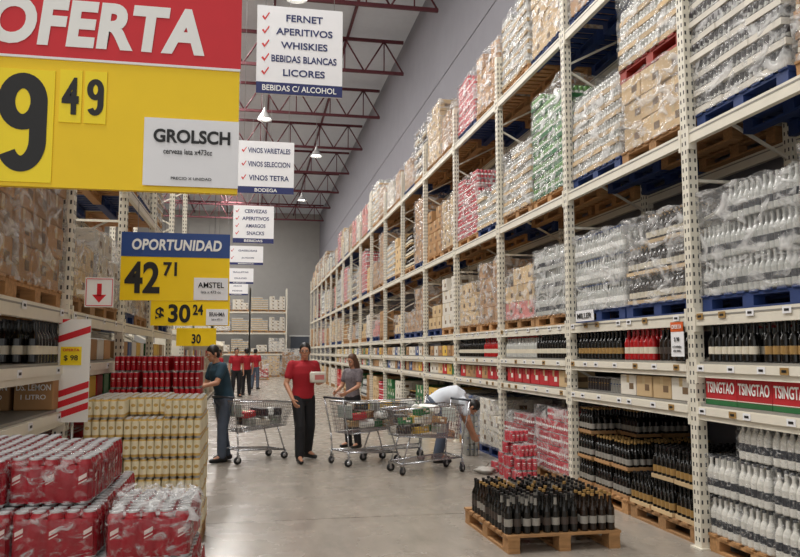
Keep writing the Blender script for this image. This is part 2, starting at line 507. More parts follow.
unit('pk', bld_bottlepack(5, 6, .28, .033, 'petclear', 'labelblack', 'petclear', 8), (.343, .41, .287), 'bottle_pack', 'packs')
unit('px', bld_bottlepack(4, 5, .31, .038, 'petwhite', 'labelblack', 'labelblack', 10), (.352, .43, .325), 'bottle_pack', 'packs')
unit('pd', bld_bottlepack(4, 5, .30, .036, 'glassdark', 'labelgold', 'capblack', 9, None, 'cartonlight'), (.345, .425, .303), 'bottle_pack', 'packs')
unit('pe', bld_bottlepack(4, 5, .28, .036, 'glassdark', 'labelsilver', 'labelgold', 9, None, 'carton'), (.345, .425, .283), 'bottle_pack', 'packs')
unit('pb', bld_bottlepack(4, 5, .28, .038, 'glassbrown', 'labelwhite', 'labelgold', 8, None, 'cartonlight'), (.335, .405, .283), 'bottle_pack', 'packs')
DESC = {'cb': 'brown cartons', 'cl': 'light brown cartons', 'cw': 'white cartons', 'cr': 'red cartons', 'cg': 'green cartons', 'cu': 'blue cartons', 'cy': 'yellow cartons', 'cp': 'pink cartons',
        'ar': 'red drink cans', 'as': 'silver drink cans', 'ag': 'green drink cans', 'ap': 'pinkish red drink cans', 'ab': 'brown and white cans', 'ad': 'dark drink cans', 'ao': 'gold drink cans',
        'pw': 'clear plastic bottles', 'pk': 'pale dark-labelled bottles', 'px': 'white dark-labelled bottles', 'pd': 'dark gold-labelled bottles', 'pe': 'dark silver-labelled bottles', 'pb': 'brown white-labelled bottles'}
PFU = B(); PFU.bbox((0, 0, .155), (.325, .40, .318), .02, 'film2', seg=2); PFU = PFU.mesh('shrink_film')

def cells(nx, ny, nz):
    for i in range(nx):
        for j in range(ny):
            for l in range(nz):
                if 0 < i < nx - 1 and 0 < j < ny - 1 and l < nz - 1: continue
                yield i, j, l
_gm = {}
def goods_mesh(key, nz):
    if (key, nz) in _gm: return _gm[(key, nz)]
    u = UN[key]; sx, sy, sz = u['size']; bb = B(); rr = random.Random(nz * 7 + len(key))
    for i, j, l in cells(3, 3, nz):
        if l == nz - 1 and j == nz % 3: continue
        bb.merge(u['b'], Matrix.Translation(((i - 1) * sx * .975 + rr.uniform(-.012, .012), (j - 1) * sy * .965 + rr.uniform(-.012, .012), l * sz)) @ Matrix.Rotation(rr.uniform(-.03, .03), 4, 'Z'))
    _gm[(key, nz)] = bb.mesh('goods_stack')
    return _gm[(key, nz)]
_fm = {}
def film_mesh(h, seed):
    key = (round(h, 2), seed)
    if key in _fm: return _fm[key]
    b = B(); N = 12; NZ = max(5, int(h / .075)); w, d = 1.03 / 2, 1.19 / 2
    ring = []
    for i in range(N): ring.append((-w + 2 * w * i / N, -d))
    for i in range(N): ring.append((w, -d + 2 * d * i / N))
    for i in range(N): ring.append((w - 2 * w * i / N, d))
    for i in range(N): ring.append((-w, d - 2 * d * i / N))
    n = len(ring); vs = []
    for l in range(NZ + 1):
        z = h * l / NZ
        for x, y in ring:
            k = 1 + .026 * noise.noise(V((x * 6, y * 6, z * 7 + seed * 9)))
            zz = z + (.07 * noise.noise(V((x * 3.5, y * 3.5, seed * 5))) if l == NZ else 0)
            vs.append((x * k, y * k, zz))
    fs = [(l * n + i, l * n + (i + 1) % n, (l + 1) * n + (i + 1) % n, (l + 1) * n + i) for l in range(NZ) for i in range(n)]
    b.add(vs, fs, 'film', True)
    o = [V(v) for v in vs[NZ * n:]]
    inn = [V((v.x * .72 + .04 * noise.noise(v * 6), v.y * .72 + .04 * noise.noise(v * 7), h + .012)) for v in o]
    b.add(o + inn, [(i, (i + 1) % n, n + (i + 1) % n, n + i) for i in range(n)], 'film', True)
    _fm[key] = b.mesh('stretch_film')
    return _fm[key]

def load(key, x, y, z, nz, pal='wood', detail=False, film=True, rz=None, grp='wrapped pallet loads on the racks', flip=False, alt=None, nalt=0, packfilm=False, gap=None):
    u = UN[key]; sx, sy, sz = u['size']
    rz = (R.uniform(-.03, .03) if rz is None else rz) + (math.pi if flip else 0)
    e = ob('pallet_load', None, (x, y, z), rz, label=('wrapped ' if film else '') + 'stack of %s on a %s pallet' % (DESC[key], {'wood': 'wooden', 'blue': 'blue', 'red': 'red'}[pal]),
           cat='pallet load', group=grp)
    ob('pallet', PAL[pal], parent=e)
    lx, ly = R.uniform(-.012, .012), R.uniform(-.015, .015)
    if detail:
        gapj = R.randint(0, 4) if gap is None else gap
        for i, j, l in cells(3, 3, nz):
            if l == nz - 1 and (j == gapj or (j == gapj + 1 and i == 0)): continue
            uu = UN[alt] if alt and l >= nz - nalt else u
            T = ((i - 1) * sx * .975 + R.uniform(-.01, .01) + lx * l * .4, (j - 1) * sy * .965 + R.uniform(-.01, .01) + ly * l * .4, .145 + l * sz)
            a = R.uniform(-.035, .035)
            o = ob(uu['name'], uu['mesh'], T, a, parent=e)
            if packfilm: ob('shrink_film', PFU, T, a, parent=e)
    else:
        ob('goods_stack', goods_mesh(key, nz), (0, 0, .145), parent=e)
    if film:
        ob('stretch_film', film_mesh(nz * sz + .02, R.randint(0, 2)), (0, 0, .13), parent=e)
    return .145 + nz * sz

# ------------------------------------------------------------ right-hand racks
XR = 3.66; XC = XR + .57
NB = 18
for i in range(NB):
    rack_bay(XR, 3.38 + 2.6 * i, 1, 7 if i < 4 else (3 if i < 8 else 0), last=(i == NB - 1))

def sl(i, s): return 3.38 + 2.6 * i + (.68 if s == 0 else 1.93)
near = [
    (0, 0, 1.95, 'cl', 4, 'wood'), (0, 1, 1.95, 'pk', 3, 'blue'), (0, 0, 3.52, 'ab', 8, 'wood'), (0, 1, 3.52, 'ad', 8, 'blue'),
    (1, 0, 1.95, 'pb', 3, 'blue'), (1, 1, 1.95, 'pw', 3, 'blue'), (1, 1, 3.52, 'as', 6, 'blue'),
    (2, 0, 1.95, 'pk', 3, 'wood'), (2, 1, 1.95, 'cp', 3, 'wood'), (2, 0, 3.52, 'ag', 9, 'wood'), (2, 1, 3.52, 'as', 6, 'wood'),
    (3, 0, 1.95, 'cb', 4, 'wood'), (3, 1, 1.95, 'cl', 3, 'wood'), (3, 0, 3.52, 'as', 4, 'blue'), (3, 1, 3.52, 'ap', 7, 'wood'),
    (2, 0, 5.5, 'cl', 5, 'blue'), (2, 1, 5.5, 'as', 7, 'wood'), (3, 0, 5.5, 'cb', 4, 'wood'), (3, 1, 5.5, 'ap', 6, 'blue'),
    (1, 0, 5.5, 'as', 7, 'wood'), (1, 1, 5.5, 'cb', 4, 'blue'),
]
for i, s, z, k, n, p in near:
    load(k, XC, sl(i, s), z, n, p, detail=(i < 3 and z < 5), alt={'cb': 'cl', 'cp': 'cl'}.get(k), nalt=2)
h = load('cl', XC, sl(1, 0), 3.52, 3, 'wood', True, gap=5)
load('as', XC, sl(1, 0), 3.52 + h, 5, 'red', True)
pool = ['cb', 'cl', 'cl', 'cb', 'cb', 'cw', 'as', 'ab', 'pw', 'ap', 'ab', 'cb', 'as', 'cl', 'cw', 'pb', 'cl', 'cp', 'pk', 'cw']
for i in range(4, NB):
    for s in (0, 1):
        for z, hmax in ((1.95, 1.35), (3.52, 1.75), (5.5, 1.6)):
            if R.random() < .06: continue
            k = R.choice(pool); sz = UN[k]['size'][2]
            n = int((hmax * R.uniform(.58, 1) - .15) / sz)
            load(k, XC, sl(i, s), z, n, R.choice(['wood', 'wood', 'blue']), film=R.random() < .8)

def single_bottle(g, lab, cap, h=.3, r=.038, neck=None):
    b = B(); bottle(b, 0, 0, h, r, g, lab, cap, 14, neck); return b.mesh('bottle')
BT = {'dark': (single_bottle('glassdark', 'labelwhite', 'capblack'), 'dark glass bottle with a cream label'),
      'gold': (single_bottle('glassdark', 'labelgold', 'capblack'), 'dark glass bottle with a gold label'),
      'brown': (single_bottle('glassbrown', 'labeldark', 'caporange'), 'brown glass bottle with a dark label'),
      'red': (single_bottle('glassred', 'labelwhite', 'capred', .31, .042), 'red bottle with a white label'),
      'pale': (single_bottle('petclear', 'labelwhite', 'capred', .29, .04), 'clear bottle with a white label')}
def bottle_row(kind, x, ya, yb, z, rows=2, pitch=.088, grp='bottles on the rack shelf', s=1):
    y = ya
    while y <= yb:
        for r in range(rows):
            ob('bottle', BT[kind][0], (x + s * r * .095 + R.uniform(-.004, .004), y + R.uniform(-.004, .004), z), R.random() * 6,
               label=BT[kind][1] + ' on the shelf', cat='bottle', group=grp)
        y += pitch
SB = {}
for k, c in (('carton', 'brown'), ('cartonlight', 'light brown'), ('cartonwhite', 'white'), ('cartonred', 'red'), ('cartongreen', 'green'), ('cartonblue', 'blue'), ('cartonyellow', 'yellow')):
    SB[k] = (bld_carton(k, (.34, .3, .2), 'printwhite' if k in ('cartonred', 'cartongreen', 'cartonblue') else 'print').mesh('carton'), c)
def carton_row(keys, x, ya, yb, z, pitch=.325, layers=1, grp='cartons on the rack shelf'):
    y = ya
    while y <= yb:
        k = R.choice(keys)
        for l in range(layers):
            ob('carton', SB[k][0], (x, y, z + l * .201), R.uniform(-.03, .03), label='small %s cardboard carton on the rack shelf' % SB[k][1], cat='carton', group=grp)
        y += pitch
ZS1, ZS2 = 1.193, 1.543
bottle_row('gold', XR + .08, 4.45, 5.15, ZS2); bottle_row('dark', XR + .08, 5.25, 5.86, ZS2)
bottle_row('pale', XR + .45, 4.45, 5.86, ZS2, 1)
def ts_carton(y):
    e = ob('beer_carton', None, (XR + .2, y, ZS1), label='red beer carton with white lettering and thin green base', cat='beer carton', group='red beer cartons on the rack shelf')
    b = B(); b.bbox((0, 0, .125), (.3, .414, .21), .005, 'cartonred'); b.box((0, 0, .02), (.302, .414, .04), 'cartongreen')
    b.box((-.1505, 0, .046), (.002, .412, .006), 'printwhite')
    b.box((0, 0, .231), (.26, .12, .002), 'printwhite')
    ob('box', b, parent=e)
    text('TSINGTAO', -.185, .185, .095, .185, 'white', e, '-X', -.151, .015)
for y in (4.4, 4.82, 5.24, 5.66): ts_carton(y)
bottle_row('brown', XR + .08, 6.12, 6.62, ZS2); bottle_row('red', XR + .08, 6.75, 7.25, ZS2, 2, .095); bottle_row('gold', XR + .08, 7.4, 8.45, ZS2)
carton_row(['cartonwhite', 'cartonlight', 'cartonwhite', 'cartonwhite'], XR + .22, 6.25, 7.3, ZS1)
SMB = {'a': (bld_canpack('candark', 4, 3, .033, .15, 12, True, 'labelgold').mesh('can_pack'), 'dark'), 'b': (bld_canpack('cansilver', 4, 3, .033, .15, 12, True, 'cartonblue').mesh('can_pack'), 'silver and blue')}
y = 7.6
while y < 8.45:
    k = R.choice('aab')
    ob('can_pack', SMB[k][0], (XR + .2, y, ZS1), math.pi / 2, label='pack of %s cans on the rack shelf' % SMB[k][1], cat='can pack', group='can packs on the rack shelf'); y += .285
bottle_row('dark', XR + .08, 8.72, 9.7, ZS2); bottle_row('pale', XR + .08, 9.8, 11.0, ZS2)
carton_row(['cartonred', 'cartonred', 'cartonlight'], XR + .22, 8.85, 11.0, ZS1)
bottle_row('red', XR + .08, 11.35, 12.1, ZS2, 1, .1); bottle_row('dark', XR + .08, 12.2, 13.6, ZS2, 1, .1)
carton_row(['cartonwhite', 'cartonred', 'carton'], XR + .22, 11.45, 13.6, ZS1)
allk = ['cartonwhite', 'cartonlight', 'carton', 'cartonred', 'cartongreen', 'cartonblue', 'cartonyellow', 'cartonwhite', 'carton']
for i in range(4, 12):
    y = 3.38 + 2.6 * i
    carton_row(allk, XR + .22, y + .25, y + 2.4, ZS2, .36); carton_row(allk, XR + .22, y + .25, y + 2.4, ZS1, .36)
g = 'goods at floor level under the racks'
load('px', XC - .02, sl(0, 0), 0, 3, 'blue', True, False, 0, g, packfilm=True, gap=5); load('px', XC - .02, sl(0, 1), 0, 3, 'wood', True, False, 0, g, packfilm=True, gap=2)
load('pd', XC - .02, sl(1, 0), 0, 2, 'wood', True, False, 0, g, gap=2); load('pe', XC - .02, sl(1, 1), 0, 3, 'wood', True, False, 0, g, gap=0)
load('ap', XC - .02, sl(2, 0), 0, 5, 'wood', True, True, 0, g); load('ar', XC - .02, sl(2, 1), 0, 4, 'blue', True, True, 0, g)
load('cw', XC - .02, sl(3, 0), 0, 3, 'blue', False, True, 0, g); load('cu', XC - .02, sl(3, 1), 0, 3, 'wood', False, True, 0, g)
for i in range(4, NB):
    for s in (0, 1):
        k = R.choice(pool + ['cr', 'cu', 'cy', 'cg']); load(k, XC, sl(i, s), 0, max(2, int(.75 / UN[k]['size'][2])), 'wood', False, False, 0, g)

def small_sign(x, y, z, face, w, h, base, head, lines, label, hk=.28, name='price_sign'):
    e = ob(name, None, (x, y, z), label=label, cat='price sign')
    b = B()
    b.box((0, 0, h / 2), (.006, w, h), base); b.box((-.001, 0, h * (1 - hk / 2)), (.008, w, h * hk), head)
    ob('board', b, parent=e)
    for (s, a, c, z0, z1, k) in lines:
        text(s, a * w, c * w, z0 * h, z1 * h, k, e, face, -.006, .005)
    return e
small_sign(XR - .03, 6.14, 1.58, '-X', .2, .3, 'paper', 'cardorange', [('OFERTA', -.4, .4, .8, .92, 'white'), ('$ 98', -.2, .2, .42, .56, 'black'), ('x 6 unidades', -.35, .35, .26, .32, 'black'), ('vino tinto', -.3, .3, .14, .2, 'black')], 'orange and white price card fixed to the rack beam')
small_sign(XR - .045, 8.0, 1.96, '-X', .46, .12, 'paper', 'paper', [('MILLER', -.4, .4, .25, .75, 'black')], 'small white name card on the rack beam')

# ------------------------------------------------------------ left-hand racks
XL = -1.42
for i in range(5): rack_bay(XL, 3.9 + 2.6 * i, -1, 4 if i < 2 else 0, last=(i == 4))
XLC = XL - .57
load('cb', XLC, 5.85, 1.95, 5, 'wood', True, flip=True, alt='cr', nalt=1, gap=5); load('cb', XLC, 4.6, 1.95, 5, 'wood', True, flip=True, alt='cr', nalt=1, gap=5)
load('cb', XLC, 5.85, 3.52, 4, 'wood', flip=True)
for y, z, k, n in ((7.2, 1.95, 'cl', 2), (8.4, 1.95, 'cw', 3), (9.8, 1.95, 'cw', 3), (11.0, 1.95, 'cl', 3), (12.4, 1.95, 'cb', 3), (13.6, 1.95, 'as', 5), (7.2, 3.52, 'cw', 3), (9.8, 3.52, 'cl', 3), (11.0, 3.52, 'cw', 4), (12.4, 3.52, 'as', 6)):
    load(k, XLC, y, z, n, R.choice(['wood', 'blue']), flip=True)
for y, k, n in ((4.6, 'cb', 3), (5.85, 'cb', 3), (7.2, 'ar', 5), (8.4, 'cr', 3), (9.8, 'cr', 3), (11.0, 'cw', 3), (12.4, 'cl', 3), (13.6, 'cw', 3)):
    load(k, XLC, y, 0, n, 'wood', flip=True, film=False, grp=g)
def lemon(x, y, z, k='carton', w=.27):
    e = ob('carton', None, (x, y, z), label='brown drink carton with white printed lettering on the shelf', cat='carton', group='brown drink cartons on the rack shelf')
    b = B(); b.bbox((0, 0, .12), (w, .3, .24), .006, k); ob('box', b, parent=e)
    text('DS. LEMON', -w * .44, w * .44, .145, .19, 'white', e, '-Y', -.151, .012); text('1 LITRO', -w * .32, w * .32, .08, .115, 'white', e, '-Y', -.151, .012)
lemon(XL - .15, 6.26, ZS1); lemon(XL - .45, 6.26, ZS1); lemon(XL - .75, 6.26, ZS1); lemon(XL - .24, 4.4, ZS1)
bottle_row('dark', XL - .06, 5.7, 6.4, ZS2, 4, .088, s=-1)
for i in range(1, 4):
    y = 3.9 + 2.6 * i
    carton_row(allk, XL - .24, y + .25, y + 2.4, ZS2, .36); carton_row(allk, XL - .24, y + .25, y + 2.4, ZS1, .36)

e = ob('promotion_board', None, (-1.335, 6.28, 1.09), label='white promotion board with red stripes and yellow price card', cat='promotion sign')
b = B(); b.box((0, 0, .39), (.23, .02, .78), 'white')
for i, z in enumerate((.02, .1, .18, .6)):
    b.add([(-.115, -.0115, z), (.115, -.0115, z + .08), (.115, -.0115, z + .13), (-.115, -.0115, z + .05)], [(0, 1, 2, 3)], 'signred')
b.add([(-.115, -.0115, .74), (-.03, -.0115, .78), (-.115, -.0115, .78)], [(0, 1, 2)], 'signred')
b.box((-.02, -.012, .5), (.15, .004, .14), 'cardyellow')
b.tube((0, .02, -1.09), (0, .02, .4), .012, 'chrome', 8); b.lathe([(.0, -1.085), (.12, -1.085), (.12, -1.07), (.0, -1.065)], 'chrome', 16)
ob('board', b, parent=e)
text('OFERTA', -.08, .04, .535, .555, 'signred', e, '-Y', -.014, .01)
text('$ 98', -.07, .03, .46, .505, 'black', e, '-Y', -.014, .01)
e = ob('arrow_sign', None, (-1.22, 6.55, 1.98), label='white square sign with a red arrow pointing down', cat='sign')
b = B(); b.box((0, 0, .12), (.22, .008, .24), 'white')
ya = -.0055
b.add([(-.018, ya, .09), (.018, ya, .09), (.018, ya, .19), (-.018, ya, .19), (-.055, ya, .1), (0, ya, .035), (.055, ya, .1)], [(0, 1, 2, 3), (4, 5, 6)], 'signred')
for (cx, cz, w, hh) in ((0, .228, .2, .006), (0, .012, .2, .006), (-.1, .12, .006, .21), (.1, .12, .006, .21)): b.box((cx, ya, cz), (w, .002, hh), 'signred')
b.box((-.12, .0, .12), (.1, .006, .03), 'rackwhite')
ob('board', b, parent=e)

# ------------------------------------------------------------ hanging price signs
def tube_obj(p, q, r, k, name, parent):
    b = B(); b.tube(p, q, r, k, 6); return ob(name, b, parent=parent)
e = ob('offer_sign', None, (0, 4.0, 0), label='large red and yellow hanging offer sign with black price digits', cat='price sign')
b = B(); b.box((-.82, .02, 2.755), (1.46, .04, .65), 'signyellow'); b.box((-.82, .018, 3.28), (1.47, .05, .4), 'signred')
b.box((-.82, .018, 3.085), (1.47, .055, .012), 'paper')
ob('board', b, parent=e)
b = B(); b.box((-.915, -.004, 2.895), (.105, .006, .27), 'cardyellow'); b.box((-.797, -.004, 2.895), (.105, .006, .27), 'cardyellow'); b.box((-1.15, -.004, 2.735), (.32, .006, .57), 'cardyellow')
ob('digit_card', b, parent=e)
text('OFERTA', -1.31, -.27, 3.145, 3.395, 'white', e, '-Y', -.008, .045, shear=.12)
digit9(-1.25, -1.02, 2.5, 3.0, .04, e, -.009)
text('4', -.955, -.875, 2.8, 2.99, 'black', e, '-Y', -.008, .035)
digit9(-.838, -.757, 2.8, 2.99, .0145, e, -.009)
b = B(); b.box((-.322, -.01, 2.632), (.47, .006, .35), 'paper'); ob('name_card', b, parent=e)
text('GROLSCH', -.51, -.13, 2.68, 2.75, 'black', e, '-Y', -.014, .03)
text('cerveza lata x473cc', -.46, -.22, 2.622, 2.65, 'black', e, '-Y', -.014, .005)
text('PRECIO X UNIDAD', -.42, -.22, 2.49, 2.504, 'black', e, '-Y', -.014, 0)
for x in (-.3, -1.3): tube_obj((x, .02, 3.47), (x, .02, 11.0), .004, 'wire', 'cord', e)
b = B(); b.box((-.82, .02, 11.0), (1.4, .05, .05), 'wire'); b.box((-.82, .02, 11.65), (.05, .05, 1.3), 'wire'); ob('hanger', b, parent=e)

def price_sign(y, x0, x1, z0, zb, z1, headk, head, bits, tag, label, top=11.0):
    e = ob('price_sign', None, (0, y, 0), label=label, cat='price sign')
    b = B(); xm = (x0 + x1) / 2
    b.box((xm, .012, (z0 + zb) / 2), (x1 - x0, .024, zb - z0), 'signyellow')
    b.box((xm, .012, (z1 + zb) / 2), (x1 - x0, .03, z1 - zb), headk)
    ob('board', b, parent=e)
    if head: text(head, x0 + .1, x1 - .08, zb + .065, z1 - .065, 'white', e, '-Y', -.004, .035, shear=.12)
    for s, a, c, d, f in bits:
        text(s, a, c, d, f, 'black', e, '-Y', -.002, .03)
    if tag:
        s, a, c, d, f = tag
        b = B(); b.box(((a + c) / 2, -.006, (d + f) / 2), (c - a, .005, f - d), 'paper'); ob('name_card', b, parent=e)
        text(s, a + .04, c - .04, d + (f - d) * .55, d + (f - d) * .8, 'black', e, '-Y', -.009, .01)
        text('lata x 473 cc', a + .07, c - .07, d + (f - d) * .3, d + (f - d) * .42, 'black', e, '-Y', -.009, 0)
    for xx in (x0 + .15, x1 - .15): tube_obj((xx, .012, z1 - .01), (xx, .012, top), .003, 'wire', 'cord', e)
price_sign(7.82, -1.27, -.235, 2.12, 2.55, 2.79, 'signblue', 'OPORTUNIDAD',
           [('42', -1.23, -.9, 2.19, 2.5), ('71', -.87, -.74, 2.36, 2.5)], ('AMSTEL', -.575, -.245, 2.13, 2.35),
           'blue and yellow opportunity price sign hanging over cans')
price_sign(10.4, -1.3, -.3, 1.96, 2.28, 2.36, 'signyellow', None,
           [('$', -1.24, -1.13, 2.0, 2.2), ('30', -1.08, -.8, 2.0, 2.24), ('24', -.77, -.64, 2.1, 2.24)], ('BRAHMA', -.6, -.32, 1.97, 2.18),
           'yellow price sign with a white name card, hanging')
price_sign(13.4, -1.25, -.6, 1.72, 1.98, 2.02, 'signyellow', None, [('30', -1.0, -.85, 1.76, 1.92)], None, 'small yellow hanging price sign over the can packs')

def hang_sign(x, y, z, w, h, lines, strip, n):
    e = ob('hanging_sign', None, (x, y, z), label='white hanging category sign with red check marks and blue strip', cat='hanging sign', group='category signs hanging over the aisle')
    b = B(); b.box((0, 0, h / 2), (w, .03, h), 'paper'); b.box((0, -.001, .055 * h * 1.2), (w, .032, .13 * h), 'navy')
    ob('board', b, parent=e)
    m = len(lines); top = .95; bot = .17
    rh = (top - bot) / m
    for i, s in enumerate(lines):
        zc = (top - rh * (i + .5)) * h; hh = min(rh * .5, .1) * h
        wt = min(.76, .058 * len(s) + .08) * w
        text(s, -wt / 2 + .05 * w, wt / 2 + .05 * w, zc - hh / 2, zc + hh / 2, 'navy', e, '-Y', -.016, .018)
        b = B(); a = .045 * w; cx = -.4 * w
        b.add([(cx - a, -.018, zc), (cx - a * .6, -.018, zc + a * .3), (cx - a * .2, -.018, zc - a * .3), (cx - a * .25, -.018, zc - a), (cx + a, -.018, zc + a), (cx + a * .8, -.018, zc + a * 1.3)],
              [(0, 3, 2, 1), (3, 4, 5, 2)], 'tick')
        ob('check_mark', b, parent=e)
    wt = min(.86, .05 * len(strip) + .1) * w
    text(strip, -wt / 2, wt / 2, .035 * h, .1 * h, 'white', e, '-Y', -.018, .01)
    for xx in (-w * .4, w * .4): tube_obj((xx, 0, h), (xx, 0, 11.0 - z), .004, 'wire', 'cord', e)
hang_sign(.5, 9.0, 4.66, 1.02, 1.08, ['FERNET', 'APERITIVOS', 'WHISKIES', 'BEBIDAS BLANCAS', 'LICORES'], 'BEBIDAS C/ ALCOHOL', 0)
hang_sign(.2, 14.4, 4.56, 1.03, 1.0, ['VINOS VARIETALES', 'VINOS SELECCION', 'VINOS TETRA'], 'BODEGA', 1)
hang_sign(-.02, 20, 4.4, 1.03, .98, ['CERVEZAS', 'APERITIVOS', 'AMARGOS', 'SNACKS'], 'BEBIDAS', 2)
hang_sign(-.25, 25.5, 4.45, 1.1, .62, ['GASEOSAS', 'JUGOS'], 'BEBIDAS', 3)
hang_sign(-.55, 31, 4.3, 1.1, .62, ['GALLETAS', 'DULCES'], 'ALMACEN', 4)
hang_sign(-.8, 38, 4.35, 1.1, .6, ['ARROZ', 'FIDEOS'], 'ALMACEN', 5)

# ------------------------------------------------------------ can stacks
RC = .0265
def full_can_mesh(k, p, r):
    b = B(); can(b, 0, 0, .155, r, k, 18, p, True); return b.mesh('drink_can')
CANR = full_can_mesh('canred', None, RC * .99)
def wrap_shell(nx, ny, r, z0, z1, k):
    """printed shrink wrap: scalloped skirt hugging the outer cans"""
    b = B(); pts = []
    hx, hy = nx * r, ny * r; S_ = 8
    def edge(p, q, n, nrm):
        for i in range(n * S_):
            t = i / (n * S_); c = V(p).lerp(V(q), t)
            sc = abs(math.sin(math.pi * t * n)); pts.append(c + V(nrm) * (-.009 * (1 - sc) + .0012))
    edge((-hx, -hy), (hx, -hy), nx, (0, -1)); edge((hx, -hy), (hx, hy), ny, (1, 0)); edge((hx, hy), (-hx, hy), nx, (0, 1)); edge((-hx, hy), (-hx, -hy), ny, (-1, 0))
    for i, p in enumerate(pts):
        d = V((abs(p.x) - (hx - r), abs(p.y) - (hy - r)))
        if d.x > 0 and d.y > 0 and d.length > r:
            d = d.normalized() * r; pts[i] = V((math.copysign(hx - r + d.x, p.x), math.copysign(hy - r + d.y, p.y)))
    n = len(pts); vs = []; lv = [(z0, .96), (z0 + .01, 1.0), (z1 - .02, 1.0), (z1 - .004, .985), (z1 + .001, .955)]
    for z, s in lv:
        for i, p in enumerate(pts): vs.append((p.x * s, p.y * s, z + (.004 * math.sin(i * .7) if s < .96 and z > .05 else 0)))
    b.add(vs, [(l * n + i, l * n + (i + 1) % n, (l + 1) * n + (i + 1) % n, (l + 1) * n + i) for l in range(len(lv) - 1) for i in range(n)], k, True)
    # small printed script-like emblem on every second can, following the outline
    for st in range(0, n, S_ * 2):
        i0 = st + S_ // 2 - 2
        for (za, zb, kk) in ((.085, .099, 'canredmark'), (.074, .078, 'canredmark')):
            vv = []
            for q in range(5):
                p = pts[(i0 + q) % n]; s = 1.006; t = (q - 2) * .0035
                vv += [(p.x * s, p.y * s, za + t), (p.x * s, p.y * s, zb + t)]
            b.add(vv, [(2 * q, 2 * q + 2, 2 * q + 3, 2 * q + 1) for q in range(4)], kk, True)
    return b
WS = wrap_shell(5, 4, RC, .006, .132, 'wrapred')
WSM = WS.mesh('printed_wrap')
def packfilm(nx, ny, r, h):
    b = B(); b.bbox((0, 0, h / 2 + .001), (nx * 2 * r + .008, ny * 2 * r + .008, h + .006), .014, 'film2', seg=2); return b.mesh('shrink_film')
PF = packfilm(5, 4, RC, .155)
RPb = bld_canpack('canred', 5, 4, RC, .155, 12, True, None); RPb.merge(WS, Matrix.Identity(4))
RP = {'canred': RPb.mesh('can_pack'), 'cangold': bld_canpack('cangold', 5, 4, RC, .152, 14, True, 'cangoldband', None, 'cangoldband').mesh('can_pack')}
RPplain = bld_canpack('canred', 5, 4, RC, .155, 12, True, 'canredmark').mesh('can_pack')
CN = {'canred': 'red', 'cangold': 'gold and white'}
def pack(k, x, y, z, rz=0, detail=False, grp='can packs piled in the aisle', tilt=(0, 0), plain=False):
    lab = 'shrink-wrapped pack of %s beer cans' % CN[k]
    if detail:
        e = ob('can_pack', None, (x, y, z), label=lab, cat='can pack', group=grp, rot=(tilt[0], tilt[1], rz + .0001))
        for i in range(5):
            for j in range(4):
                ob('drink_can', CANR, ((i - 2) * 2 * RC, (j - 1.5) * 2 * RC, 0), R.uniform(-1.2, 1.2), parent=e)
        ob('printed_wrap', WSM, parent=e)
        ob('shrink_film', PF, parent=e)
    else:
        ob('can_pack', RPplain if plain else RP[k], (x, y, z), rz, label=lab, cat='can pack', group=grp)
LH = .16
def stack(k, xa, ya, nx, ny, z0, nl, gap=.27, gy=.206, drop=(), lh=.16):
    for l in range(nl):
        for i in range(nx):
            for j in range(ny):
                if l == nl - 1 and (i, j) in drop: continue
                if l == nl - 1 and k == 'cangold' and j == 0 and i == 0: pass
                pack(k, xa + gap * (i + .5) + R.uniform(-.006, .006), ya + gy * (j + .5), z0 + l * lh, R.uniform(-.03, .03), grp='%s can packs stacked in the aisle' % CN[k], plain=True)
    xm, ym = (xa + xa + nx * gap) / 2, (ya + ya + ny * gy) / 2
    ob('pallet', PAL['wood'], (xm, ym, 0), label='bare wooden pallet under the stacked can packs', cat='pallet', scale=((nx * gap) / 1.0, (ny * gy) / 1.2, 1))
stack('cangold', -1.3, 6.5, 3, 4, .146, 7, gap=.305, gy=.218, drop=((1, 0), (2, 3), (0, 1)), lh=.158) if False else None
# gold cans: four narrow columns side by side, tight layers
for l in range(7):
    for i in range(3):
        for j in range(4):
            if l == 6 and (i, j) in ((1, 0), (2, 3)): continue
            x = -1.3 + .305 * (i + .5)
            e = ob('can_pack', RP['cangold'], (x + R.uniform(-.006, .006), 6.62 + .25 * j, .146 + l * .158), R.uniform(-.025, .025), label='shrink-wrapped pack of gold and white beer cans', cat='can pack',
                   group='gold and white can packs stacked in the aisle', scale=(1.13, 1.13, 1.02))
ob('pallet', PAL['wood'], (-.843, 7.0, 0), label='bare wooden pallet under the stacked can packs', cat='pallet', scale=(.92, .85, 1))
stack('canred', -1.38, 7.98, 3, 2, .146, 9, gap=.3, gy=.218, drop=((0, 0),))
base = .146
ob('pallet', PAL['wood'], (-.72, 3.3, 0), label='bare wooden pallet under the piled red can packs', cat='pallet')
GY = .22
def layer(l, xs, y0, ny, detail, jit=.006):
    for x in xs:
        for j in range(ny):
            pack('canred', x + R.uniform(-jit, jit), y0 + j * GY, base + l * LH, R.uniform(-.05, .05), detail=detail and j < 2, grp='red can packs piled in the aisle')
bb = B()
for l in range(4):
    for x in (-1.14, -.867, -.593, -.32):
        for j in range(4): bb.merge(RPb, Matrix.Translation((x, 2.84 + j * GY, base + l * LH)))
ob('can_pack_base', bb, label='lower layers of red can packs on the wooden pallet', cat='can packs', kind='stuff', group='red can packs piled in the aisle')
layer(4, (-1.14, -.867, -.593), 2.8, 4, True); layer(4, (-.31,), 2.78, 2, True)
layer(5, (-1.17, -.897, -.623), 2.84, 4, True); layer(5, (-.32,), 2.8, 2, True)
layer(6, (-1.21, -.937), 2.9, 4, True, .012); layer(6, (-.66,), 2.93, 3, True)
